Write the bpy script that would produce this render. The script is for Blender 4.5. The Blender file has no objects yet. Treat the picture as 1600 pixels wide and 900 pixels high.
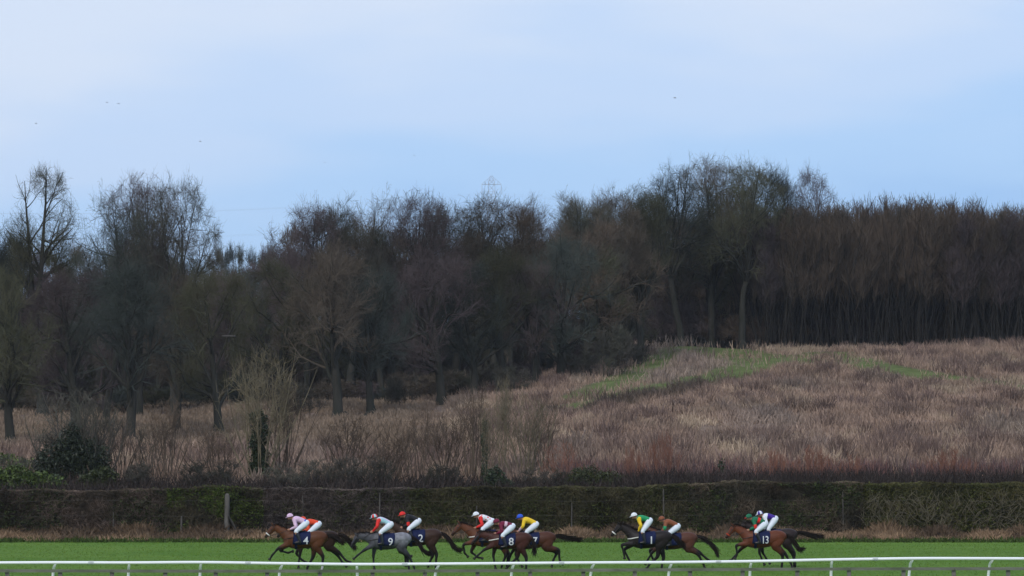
import bpy, bmesh, math, random
import numpy as np
from mathutils import Vector, Matrix, noise as mnoise

# ------------------------------------------------------------------ scene, camera, world, sun, exposure
sc = bpy.context.scene
FPX = 6000.0            # focal length in pixels of the 1600 px wide photograph
PITCH = math.atan(200.0 / FPX)
CZ = 6.0
cam_d = bpy.data.cameras.new('camera'); cam = bpy.data.objects.new('camera', cam_d)
sc.collection.objects.link(cam); sc.camera = cam
cam_d.sensor_width = 36.0; cam_d.lens = 36.0 * FPX / 1600.0
cam_d.clip_start = 1.0; cam_d.clip_end = 9000.0
cam.location = (0, 0, CZ); cam.rotation_euler = (math.pi / 2 + PITCH, 0, 0)

SUN_EL, SUN_AZ = math.radians(38), math.radians(200)     # azimuth measured from +Y towards +X
w = bpy.data.worlds.new('World'); sc.world = w; w.use_nodes = True
nt = w.node_tree; nt.nodes.clear()
def N(t, **k):
    n = nt.nodes.new(t)
    for a, b in k.items(): setattr(n, a, b)
    return n
out = N('ShaderNodeOutputWorld'); bg = N('ShaderNodeBackground')
bg.inputs['Strength'].default_value = 0.10
sky = N('ShaderNodeTexSky', sky_type='NISHITA', sun_disc=False, sun_elevation=SUN_EL, sun_rotation=SUN_AZ)
tc = N('ShaderNodeTexCoord'); sep = N('ShaderNodeSeparateXYZ')
nt.links.new(tc.outputs['Generated'], sep.inputs[0])
mp = N('ShaderNodeMapping'); mp.inputs['Scale'].default_value = (5, 5, 22)
nt.links.new(tc.outputs['Generated'], mp.inputs['Vector'])
nz = N('ShaderNodeTexNoise'); nz.inputs['Scale'].default_value = 1.0; nz.inputs['Detail'].default_value = 4
nt.links.new(mp.outputs[0], nz.inputs['Vector'])
m1 = N('ShaderNodeMath', operation='MULTIPLY_ADD'); m1.inputs[1].default_value = 0.12; 
nt.links.new(nz.outputs['Fac'], m1.inputs[0]); nt.links.new(sep.outputs['Z'], m1.inputs[2])
# thin overcast is a little brighter to the left of the view
m2 = N('ShaderNodeMath', operation='MULTIPLY_ADD'); m2.inputs[1].default_value = -0.13
nt.links.new(sep.outputs['X'], m2.inputs[0]); nt.links.new(m1.outputs[0], m2.inputs[2])
ramp = N('ShaderNodeValToRGB'); cr = ramp.color_ramp; cr.interpolation = 'EASE'
stops = [(0.085, (0.33, 0.56, 0.93)), (0.115, (0.42, 0.64, 0.97)), (0.142, (0.54, 0.70, 0.97)), (0.175, (0.68, 0.78, 0.96)), (0.30, (0.70, 0.79, 0.95)), (0.7, (0.60, 0.70, 0.88))]
cr.elements[0].position = stops[0][0]; cr.elements[0].color = (*stops[0][1], 1)
cr.elements[1].position = stops[-1][0]; cr.elements[1].color = (*stops[-1][1], 1)
for p, c in stops[1:-1]:
    e = cr.elements.new(p); e.color = (*c, 1)
nt.links.new(m2.outputs[0], ramp.inputs[0])
vm = N('ShaderNodeVectorMath', operation='SCALE'); vm.inputs['Scale'].default_value = 10.0
nt.links.new(ramp.outputs[0], vm.inputs[0])
mx = N('ShaderNodeMix', data_type='RGBA'); mx.inputs['Factor'].default_value = 0.92
nt.links.new(sky.outputs[0], mx.inputs['A']); nt.links.new(vm.outputs[0], mx.inputs['B'])
nt.links.new(mx.outputs['Result'], bg.inputs['Color']); nt.links.new(bg.outputs[0], out.inputs['Surface'])

sun_d = bpy.data.lights.new('sun', 'SUN'); sun = bpy.data.objects.new('sun', sun_d); sc.collection.objects.link(sun)
sun_d.energy = 1.5; sun_d.angle = math.radians(12); sun_d.color = (1.0, 0.97, 0.93)
sd = Vector((math.sin(SUN_AZ) * math.cos(SUN_EL), math.cos(SUN_AZ) * math.cos(SUN_EL), math.sin(SUN_EL)))
sun.rotation_euler = sd.to_track_quat('Z', 'Y').to_euler()

vs = sc.view_settings; vs.view_transform = 'Standard'; vs.look = 'None'; vs.gamma = 1.0; vs.exposure = 0.05; vs.use_curve_mapping = False
sc.cycles.max_bounces = 5; sc.cycles.diffuse_bounces = 2; sc.cycles.glossy_bounces = 2
sc.cycles.transmission_bounces = 2; sc.cycles.transparent_max_bounces = 4; sc.cycles.volume_bounces = 0

# ------------------------------------------------------------------ helpers
COL = sc.collection
def mat(name, col, col2=None, scale=4.0, rough=0.8, attr=False, var=0.0, spec=0.2, bump=0.0, bscale=30.0, stretch=(1,1,1), sheen=0.0):
    m = bpy.data.materials.new(name); m.use_nodes = True
    t = m.node_tree; b = t.nodes['Principled BSDF']
    b.inputs['Roughness'].default_value = rough; b.inputs['Specular IOR Level'].default_value = spec
    if sheen: b.inputs['Sheen Weight'].default_value = sheen
    src = None
    tcn = t.nodes.new('ShaderNodeTexCoord'); mpn = t.nodes.new('ShaderNodeMapping'); mpn.inputs['Scale'].default_value = stretch
    t.links.new(tcn.outputs['Object'], mpn.inputs['Vector'])
    nzn = t.nodes.new('ShaderNodeTexNoise'); nzn.inputs['Scale'].default_value = scale; nzn.inputs['Detail'].default_value = 5; nzn.inputs['Roughness'].default_value = .65
    t.links.new(mpn.outputs[0], nzn.inputs['Vector'])
    rp = t.nodes.new('ShaderNodeValToRGB'); rp.color_ramp.elements[0].position = .33; rp.color_ramp.elements[1].position = .67
    c2 = col2 if col2 is not None else tuple(c * 0.72 for c in col)
    rp.color_ramp.elements[0].color = (*col, 1); rp.color_ramp.elements[1].color = (*c2, 1)
    t.links.new(nzn.outputs['Fac'], rp.inputs[0]); src = rp.outputs[0]
    if attr:
        a = t.nodes.new('ShaderNodeAttribute'); a.attribute_name = 'tint'
        mm = t.nodes.new('ShaderNodeMix'); mm.data_type = 'RGBA'; mm.blend_type = 'MULTIPLY'; mm.inputs['Factor'].default_value = 1
        t.links.new(src, mm.inputs['A']); t.links.new(a.outputs['Color'], mm.inputs['B']); src = mm.outputs['Result']
    if var:
        oi = t.nodes.new('ShaderNodeObjectInfo'); hs = t.nodes.new('ShaderNodeHueSaturation')
        r1 = t.nodes.new('ShaderNodeMapRange'); r1.inputs['To Min'].default_value = 1 - var; r1.inputs['To Max'].default_value = 1 + var
        t.links.new(oi.outputs['Random'], r1.inputs['Value']); t.links.new(r1.outputs[0], hs.inputs['Value'])
        t.links.new(src, hs.inputs['Color']); src = hs.outputs[0]
    t.links.new(src, b.inputs['Base Color'])
    if bump:
        n2 = t.nodes.new('ShaderNodeTexNoise'); n2.inputs['Scale'].default_value = bscale; n2.inputs['Detail'].default_value = 4
        t.links.new(mpn.outputs[0], n2.inputs['Vector'])
        bn = t.nodes.new('ShaderNodeBump'); bn.inputs['Strength'].default_value = bump; bn.inputs['Distance'].default_value = 0.05
        t.links.new(n2.outputs['Fac'], bn.inputs['Height']); t.links.new(bn.outputs[0], b.inputs['Normal'])
    return m

def mesh_np(name, V, Q, mats=(), smooth=False, tint=None, midx=None):
    """quads (n,4) or tris (n,3) into a mesh"""
    me = bpy.data.meshes.new(name); V = np.asarray(V, np.float32); Q = np.asarray(Q, np.int32)
    k = Q.shape[1]; n = len(Q)
    me.vertices.add(len(V)); me.vertices.foreach_set('co', V.ravel())
    me.loops.add(n * k); me.loops.foreach_set('vertex_index', Q.ravel())
    me.polygons.add(n); me.polygons.foreach_set('loop_start', np.arange(n, dtype=np.int32) * k)
    me.polygons.foreach_set('use_smooth', np.full(n, smooth))
    for m in mats: me.materials.append(m)
    if midx is not None: me.polygons.foreach_set('material_index', np.asarray(midx, np.int32))
    if tint is not None:
        a = me.attributes.new('tint', 'FLOAT_COLOR', 'POINT'); t4 = np.ones((len(V), 4), np.float32); t4[:, :3] = tint
        a.data.foreach_set('color', t4.ravel())
    me.update(calc_edges=True); return me

def obj(name, me, parent=None, loc=None):
    o = bpy.data.objects.new(name, me); COL.objects.link(o)
    if parent is not None: o.parent = parent
    if loc is not None: o.location = loc
    return o
def tag(o, label=None, cat=None, group=None, kind=None):
    if label: o['label'] = label
    if cat: o['category'] = cat
    if group: o['group'] = group
    if kind: o['kind'] = kind
    return o
def empty(name, loc, rz=0.0, s=1.0):
    o = bpy.data.objects.new(name, None); COL.objects.link(o); o.location = loc; o.rotation_euler = (0, 0, rz)
    o.scale = (s, s, s) if not isinstance(s, tuple) else s; o.empty_display_size = .3
    return o

def zrow(row, D): return CZ + D * math.tan(PITCH + math.atan((450.0 - row) / FPX))
def xpx(px, D): return (px - 800.0) / FPX * D

class Acc:
    """collects quads"""
    def __init__(s): s.V = []; s.Q = []; s.n = 0; s.T = []
    def add(s, V, Q, t=(1, 1, 1)):
        V = np.asarray(V, float).reshape(-1, 3); Q = np.asarray(Q, int).reshape(-1, 4)
        s.V.append(V); s.Q.append(Q + s.n); s.n += len(V)
        t = np.asarray(t, float); s.T.append(np.broadcast_to(t, (len(V), 3)))
    def mesh(s, name, mats, smooth=False, tint=True, midx=None):
        return mesh_np(name, np.concatenate(s.V), np.concatenate(s.Q), mats, smooth, np.concatenate(s.T) if tint else None, midx)
    def tube(s, P, R, n=6, t=(1, 1, 1), cap=True):
        P = np.asarray(P, float); R = np.broadcast_to(np.asarray(R, float), (len(P),))
        T = np.gradient(P, axis=0); T /= np.linalg.norm(T, axis=1)[:, None] + 1e-9
        up = np.array([0.13, 0.21, 1.0]) if abs(T[0, 2]) < .9 else np.array([0, 1.0, 0.1])
        A = np.cross(T, up); A /= np.linalg.norm(A, axis=1)[:, None] + 1e-9; B = np.cross(T, A)
        th = np.arange(n) * 2 * math.pi / n
        V = P[:, None] + R[:, None, None] * (A[:, None] * np.cos(th)[None, :, None] + B[:, None] * np.sin(th)[None, :, None])
        k = len(P); i = np.arange(k - 1)[:, None] * n; j = np.arange(n)[None]; j2 = (j + 1) % n
        Q = np.stack([i + j, i + j2, i + n + j2, i + n + j], -1).reshape(-1, 4); V = V.reshape(-1, 3)
        if cap:
            for e, base in ((0, 0), (k - 1, (k - 1) * n)):
                c = len(V); V = np.vstack([V, P[e]])
                q = [[base + a, base + (a + 1) % n, base + (a + 2) % n, c] for a in range(0, n - 1, 2)]
                Q = np.vstack([Q, q])
        s.add(V, Q, t)
    def box(s, c, d, t=(1, 1, 1), rot=None):
        x, y, z = np.asarray(d) / 2.0
        V = np.array([[-x,-y,-z],[x,-y,-z],[x,y,-z],[-x,y,-z],[-x,-y,z],[x,-y,z],[x,y,z],[-x,y,z]])
        if rot is not None: V = V @ np.array(rot).T
        s.add(V + np.asarray(c), [[0,3,2,1],[4,5,6,7],[0,1,5,4],[1,2,6,5],[2,3,7,6],[3,0,4,7]], t)

def unit(v): return v / (np.linalg.norm(v, axis=-1, keepdims=True) + 1e-9)
def ribbons(P, W, nrm=None, rng=None):
    """P (n,k,3) centre lines, W (n,k) widths -> quads, random facing"""
    n, k, _ = P.shape
    T = unit(P[:, -1] - P[:, 0])
    R = rng.normal(size=(n, 3)); S = unit(np.cross(T, R))[:, None]
    V = np.stack([P - S * W[..., None] / 2, P + S * W[..., None] / 2], 2)     # n,k,2,3
    b = (np.arange(n) * k * 2)[:, None] + (np.arange(k - 1) * 2)[None]
    Q = np.stack([b, b + 1, b + 3, b + 2], -1).reshape(-1, 4)
    return V.reshape(-1, 3), Q
def tubes_np(P, R, n=3):
    m, k, _ = P.shape
    T = unit(np.gradient(P, axis=1)); up = np.array([.31, .17, 1.0]); A = unit(np.cross(T, up)); B = np.cross(T, A)
    th = np.arange(n) * 2 * math.pi / n
    V = P[:, :, None] + R[:, :, None, None] * (A[:, :, None] * np.cos(th)[:, None] + B[:, :, None] * np.sin(th)[:, None])
    base = (np.arange(m) * k * n)[:, None, None] + (np.arange(k - 1) * n)[None, :, None]
    j = np.arange(n)[None, None]; j2 = (j + 1) % n
    Q = np.stack([base + j, base + j2, base + n + j2, base + n + j], -1).reshape(-1, 4)
    return V.reshape(-1, 3), Q
def fbm(X, Y, s, seed=0.0):
    r = np.zeros(X.shape); f = X.ravel(), Y.ravel()
    r = np.array([mnoise.fractal((a / s + seed, b / s, seed), 0.8, 2.0, 4) for a, b in zip(*f)])
    return r.reshape(X.shape)

# ------------------------------------------------------------------ terrain
def smooth(a, b, x): t = np.clip((x - a) / (b - a), 0, 1); return t * t * (3 - 2 * t)
_u = np.array([-400, 100, 200, 340, 530, 690, 875, 960, 1075, 1600, 2200.])
_s = np.array([.034, .036, .036, .040, .044, .046, .058, .0645, .0672, .0662, .066])
_ph = np.random.default_rng(5).uniform(0, 6.28, 12)
def hz(x, y):
    x = np.asarray(x, float); y = np.asarray(y, float)
    u = 800 + FPX * x / np.maximum(y, 60)
    s = np.interp(u, _u, _s)
    d = np.clip(y - 235, 0, None)
    d1 = np.minimum(d, 160)
    z = 2.1 * smooth(203, 235, y) + s * d1
    z = z + 0.018 * np.clip(y - 395, 0, 300) + 0.035 * np.clip(y - 700, 0, 700) * smooth(700, 900, y) + 8 * smooth(1400, 3000, y)
    amp = smooth(212, 250, y) * (1 - 0.5 * smooth(395, 420, y))
    b = .16 * np.sin(x / 5.1 + _ph[0] + y / 13) + .14 * np.sin(y / 6.3 + _ph[1] + x / 17) + .10 * np.sin(x / 2.3 + y / 3.1 + _ph[2]) + .2 * np.sin(x / 11 - y / 9 + _ph[3])
    z = z + b * amp
    # hill track is not sunken; its bank's shade is painted into the weeds
    return z
def seg_d(x, y, pts, wd):
    best = np.full(np.shape(x), 0.0)
    for (x0, y0), (x1, y1) in zip(pts[:-1], pts[1:]):
        vx, vy = x1 - x0, y1 - y0; L = vx * vx + vy * vy
        t = np.clip(((x - x0) * vx + (y - y0) * vy) / L, 0, 1)
        d = np.hypot(x - x0 - t * vx, y - y0 - t * vy)
        best = np.maximum(best, 1 - smooth(wd * .5, wd * 1.4, d))
    return best
def P(px, row):
    """ground point seen at (px,row)"""
    lo = np.linspace(215, 460, 981); z = hz((px - 800) / FPX * lo, lo); r = 650 - (z - CZ) * FPX / lo
    i = np.argmin(np.abs(r - row)); return xpx(px, lo[i]), lo[i]
TRACKS = [([P(880, 641), P(960, 622), P(1050, 604), P(1150, 580), P(1210, 566), P(1290, 553)], 3.2),
          ([P(1210, 566), P(1130, 551), P(1040, 547)], 6.5), ([P(900, 622), P(960, 600), P(1010, 575), P(1040, 556)], 3.0), ([P(1290, 553), P(1360, 570), P(1440, 588), P(1530, 600), P(1640, 607)], 3.4)]
def green(x, y):
    g = np.zeros(np.shape(x))
    for pts, wd in TRACKS: g = np.maximum(g, seg_d(x, y, pts, wd))
    return g
xs = np.concatenate([-np.geomspace(2500, 72, 26), np.arange(-70, 70.1, 1.0), np.geomspace(72, 2500, 26)])
ys = np.concatenate([[-300, -100, 0, 40, 80, 110, 140, 170, 190, 200], np.arange(203, 462, 1.0), np.geomspace(464, 6000, 60)])
GX, GY = np.meshgrid(xs, ys); GZ = hz(GX, GY)
GN = fbm(GX, GY, 9.0); GN2 = fbm(GX, GY, 2.6, 7.3)
g = green(GX, GY); g = np.maximum(g, smooth(.45, .8, GN) * .35)
near = 1 - smooth(180, 185, GY); g = np.maximum(g, near)
cw = np.array([0.22, 0.16, 0.13]); cg = np.array([0.125, 0.155, 0.055])
left = smooth(4, -12, GX * 300 / np.maximum(GY, 60)) * (1 - near)
tcol = cw * (1 + .25 * GN + .2 * GN2)[..., None]; tcol = tcol * (1 - .0 * left)[..., None]
tcol = tcol * (1 - g)[..., None] + cg * (g * (1 + .3 * GN2))[..., None]
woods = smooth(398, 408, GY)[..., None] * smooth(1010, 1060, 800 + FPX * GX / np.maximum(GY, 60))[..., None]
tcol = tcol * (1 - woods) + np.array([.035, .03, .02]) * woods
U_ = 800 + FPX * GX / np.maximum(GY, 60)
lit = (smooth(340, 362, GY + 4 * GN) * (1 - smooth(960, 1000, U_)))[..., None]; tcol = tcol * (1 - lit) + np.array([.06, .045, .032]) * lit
nx, ny = len(xs), len(ys); i = np.arange(ny - 1)[:, None] * nx; j = np.arange(nx - 1)[None]
Q = np.stack([i + j, i + j + 1, i + nx + j + 1, i + nx + j], -1).reshape(-1, 4)
m_ground = mat('ground soil and grass', (1, 1, 1), (.7, .7, .7), scale=1.3, rough=.95, attr=True, spec=.05, bump=.5, bscale=9)
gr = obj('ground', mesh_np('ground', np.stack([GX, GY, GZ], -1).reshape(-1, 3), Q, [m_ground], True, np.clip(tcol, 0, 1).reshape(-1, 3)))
tag(gr, kind='structure')

# mown racecourse turf: a flat sheet 4 mm above the ground
def turf_material():
    m = bpy.data.materials.new('mown turf'); m.use_nodes = True; t = m.node_tree; b = t.nodes['Principled BSDF']
    b.inputs['Roughness'].default_value = .9; b.inputs['Specular IOR Level'].default_value = .08
    tcn = t.nodes.new('ShaderNodeTexCoord')
    def nz(scale, st, det=5):
        mpn = t.nodes.new('ShaderNodeMapping'); mpn.inputs['Scale'].default_value = st
        n = t.nodes.new('ShaderNodeTexNoise'); n.inputs['Scale'].default_value = scale; n.inputs['Detail'].default_value = det; n.inputs['Roughness'].default_value = .7
        t.links.new(tcn.outputs['Object'], mpn.inputs[0]); t.links.new(mpn.outputs[0], n.inputs['Vector']); return n
    def ramp(n, a, b_, p0=.35, p1=.65):
        r = t.nodes.new('ShaderNodeValToRGB'); r.color_ramp.elements[0].position = p0; r.color_ramp.elements[1].position = p1
        r.color_ramp.elements[0].color = (*a, 1); r.color_ramp.elements[1].color = (*b_, 1); t.links.new(n.outputs['Fac'], r.inputs[0]); return r
    r1 = ramp(nz(.35, (.35, .5, 1)), (.080, .170, .018), (.114, .206, .030))
    r2 = ramp(nz(3.5, (1, .25, 1), 8), (.72, .75, .7), (1.16, 1.12, 1.18), .3, .7)
    mx = t.nodes.new('ShaderNodeMix'); mx.data_type = 'RGBA'; mx.blend_type = 'MULTIPLY'; mx.inputs['Factor'].default_value = 1
    t.links.new(r1.outputs[0], mx.inputs['A']); t.links.new(r2.outputs[0], mx.inputs['B']); t.links.new(mx.outputs['Result'], b.inputs['Base Color'])
    bn = t.nodes.new('ShaderNodeBump'); bn.inputs['Strength'].default_value = .6; bn.inputs['Distance'].default_value = .04
    t.links.new(nz(9, (1, .6, 1)).outputs['Fac'], bn.inputs['Height']); t.links.new(bn.outputs[0], b.inputs['Normal'])
    return m
tx = np.linspace(-300, 300, 61); ty = np.linspace(70, 184.0, 21); TX, TY = np.meshgrid(tx, ty)
i = np.arange(20)[:, None] * 61; j = np.arange(60)[None]
tag(obj('racecourse_turf', mesh_np('turf', np.stack([TX, TY, np.full(TX.shape, .004)], -1).reshape(-1, 3),
    np.stack([i + j, i + j + 1, i + 62 + j, i + 61 + j], -1).reshape(-1, 4), [turf_material()])), kind='structure')

# short grass blades on the course: uncountable stuff
rng = np.random.default_rng(11)
n = 60000
bx = rng.uniform(-24, 24, n); by = rng.uniform(122, 184, n); k = np.abs(bx) < (by / FPX * 830); bx, by = bx[k], by[k]; n = len(bx)
hh = rng.uniform(.02, .06, n)
Pb = np.zeros((n, 2, 3)); Pb[:, 0] = np.stack([bx, by, np.full(n, .003)], -1)
Pb[:, 1] = Pb[:, 0] + np.stack([rng.normal(0, .04, n), rng.normal(0, .03, n), hh], -1)
Vb, Qb = ribbons(Pb, np.stack([np.full(n, .022), np.full(n, .006)], -1), rng=rng)
tb = np.repeat(rng.uniform(.85, 1.15, (n, 1)) * np.array([1, 1, 1]) + np.stack([rng.uniform(-.1, .3, n), np.zeros(n), np.zeros(n)], -1), 4, axis=0)
m_blade = mat('grass blade', (.090, .180, .022), (.115, .20, .032), attr=True, spec=.1, rough=.8)
tag(obj('grass', mesh_np('grass', Vb, Qb, [m_blade], tint=np.clip(tb, 0, 2))), 'short green racecourse grass under the running horses', 'grass', kind='stuff')

# ------------------------------------------------------------------ field weeds, verge grass
m_weed = mat('dry weed', (1, 1, 1), (.8, .8, .8), scale=3, attr=True, spec=.05, rough=.95)
def weed_field(name, label, bx, by, hgt, cols, per=4, spread=.25, wid=.035, dens=None, seed=3, lean=.3, top=.5, vr=1.):
    rng = np.random.default_rng(seed); n = len(bx)
    bz = hz(bx, by)
    Pn = np.repeat(np.stack([bx, by, bz], -1), per, 0); m = len(Pn)
    Pn = Pn + np.stack([rng.normal(0, spread, m), rng.normal(0, spread, m), np.full(m, -.05)], -1)
    h = np.repeat(hgt, per) * rng.uniform(.5, 1.15, m)
    d = np.stack([rng.normal(0, lean, m), rng.normal(0, lean, m), np.ones(m)], -1)
    P3 = np.stack([Pn, Pn + d * (h * .6)[:, None], Pn + d * h[:, None] + rng.normal(0, .06, (m, 3))], 1)
    W = np.stack([np.full(m, wid), np.full(m, wid * 1.6), np.full(m, wid * top)], 1) * rng.uniform(.6, 1.5, (m, 1))
    V, Q = ribbons(P3, W, rng=rng)
    t = np.repeat(np.repeat(cols, per, 0) * rng.uniform(1 - .3 * vr, 1 + .35 * vr, (m, 1)), 6, 0)
    return tag(obj(name, mesh_np(name, V, Q, [m_weed], tint=t)), label, 'weeds', kind='stuff')
rng = np.random.default_rng(21)
n = 210000
by = 224 + (rng.random(n) ** .8) * 184; bx = rng.uniform(-1, 1, n) * by * 0.150
gn = green(bx, by); keep = rng.random(n) > gn * .97
u = 800 + FPX * bx / by
keep &= ~((by > 402) & (u > 1000) & (rng.random(n) < .8))
bx, by = bx[keep], by[keep]; n = len(bx)
f1 = fbm(bx, by * .45, 6.5, 3.1); f2 = fbm(bx, by * .5, 2.0, 9.7); f3 = fbm(bx, by * .4, 14, 5.5)
k = rng.random(n) > np.clip(-.10 - f2, 0, 1) * 2.4
bx, by, f1, f2, f3 = bx[k], by[k], f1[k], f2[k], f3[k]; n = len(bx)
pink = np.array([.34, .240, .182]); tan = np.array([.40, .305, .22]); dk = np.array([.12, .082, .075]); gy = np.array([.28, .225, .19])
a = smooth(.10, .6, f1)[:, None]; b = smooth(.22, .6, f2)[:, None]; c = smooth(-.1, -.5, f3)[:, None]
cols = pink * (1 - a) + tan * a; cols = cols * (1 - b * .85) + dk * b * .85; cols = cols * (1 - c * .6) + gy * c * .6
st_ = np.array([mnoise.noise((x_ * .12, y_ * .35, 4.4)) for x_, y_ in zip(bx, by)]); cols = cols * (1 + .38 * np.clip(st_, -.6, .6))[:, None]
bank = seg_d(bx, by, [P(870, 652), P(960, 634), P(1060, 614), P(1150, 590)], 2.6)[:, None]; cols = cols * (1 - .6 * bank) + np.array([.05, .05, .04]) * .6 * bank  # shadow below the track edge, put into the weed colours
lf = smooth(-2, -10, bx)[:, None] * smooth(255, 275, by)[:, None]
cols = cols * (1 - lf * .75) + np.array([.25, .19, .135]) * lf * .75  # ochre left slope, with shade under the trees mixed into the tone
hgt = (.55 + .45 * smooth(-.3, .5, f2) + .35 * b[:, 0]) * (1 - .35 * lf[:, 0]) * (1.25 - .4 * smooth(230, 300, by))
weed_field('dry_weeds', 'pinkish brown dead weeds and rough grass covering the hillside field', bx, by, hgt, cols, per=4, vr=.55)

# verge of dead grass along the hedge foot
n = 26000
bx = rng.uniform(-27.5, 27.5, n); off = rng.random(n) ** .8; by = 184.2 + 1.8 * np.array([mnoise.noise((x_ * .35, 3.3, 1.1)) + .5 * mnoise.noise((x_ * 1.1, 7.3, 1.1)) for x_ in bx]) + off * 8.8
f = fbm(bx, by * .3, 1.3, 2.2); g2 = fbm(bx, by * .25, 2.2, 12.2)
k = rng.random(n) < np.clip(.6 + f * 1.2, .15, 1); bx, by, f, off, g2 = bx[k], by[k], f[k], off[k], g2[k]
a = smooth(-.3, .4, g2)[:, None]
cols = np.array([.33, .22, .135]) * a + np.array([.15, .105, .07]) * (1 - a)
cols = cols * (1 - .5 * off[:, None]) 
hgt = .10 + .28 * np.clip(f + .15, 0, 1) + .22 * off * (1 + f)
o = weed_field('verge_grass', 'tan dead grass tufts along the foot of the long hedge', bx, by, hgt, cols, per=5, spread=.14, wid=.03, lean=.45, seed=8)
o['category'] = 'grass'
n = 5000; bx = rng.uniform(-27.5, 27.5, n); by = rng.uniform(182.2, 185.6, n)
cols = np.array([.055, .085, .022]) * rng.uniform(.6, 1.3, (n, 1))
o = weed_field('rough_grass', 'dark green unmown grass edging the course below the dead verge', bx, by, rng.uniform(.08, .2, n), cols, per=5, spread=.12, wid=.03, seed=9); o['category'] = 'grass'

# ------------------------------------------------------------------ trees
m_bark = mat('bark', (.045, .042, .036), (.028, .03, .024), scale=2.2, rough=.95, spec=.05, var=.2, bump=.8, bscale=7, stretch=(1, 1, .3))
m_twig = mat('winter twigs', (.088, .074, .066), (.062, .068, .046), scale=.22, rough=.9, spec=.05, var=.35)
m_twig2 = mat('winter twigs russet', (.118, .086, .062), (.082, .066, .052), scale=.3, rough=.9, spec=.05, var=.2)
TW = [mat('winter twigs olive', (.084, .079, .048), (.060, .064, .038), scale=.22, rough=.9, spec=.05, var=.3), mat('winter twigs mauve', (.100, .076, .074), (.074, .060, .062), scale=.22, rough=.9, spec=.05, var=.3),
      mat('winter twigs brown', (.100, .080, .060), (.075, .062, .048), scale=.22, rough=.9, spec=.05, var=.3), mat('winter twigs ivy grey', (.058, .066, .060), (.042, .052, .042), scale=.22, rough=.9, spec=.05, var=.3), m_twig]
m_twigp = mat('pale hazel stems', (.20, .165, .105), (.115, .10, .065), scale=.8, rough=.85, spec=.1, var=.15)
m_twigr = mat('red stems', (.26, .12, .08), (.17, .09, .065), scale=.8, rough=.8, spec=.1, var=.1)
m_ever = mat('evergreen leaf', (.018, .032, .013), (.032, .048, .018), scale=2.5, rough=.5, spec=.35, attr=True)
m_leafy = mat('bright hedge leaf', (.060, .090, .016), (.035, .06, .012), scale=2.5, rough=.5, spec=.35, attr=True)

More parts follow.
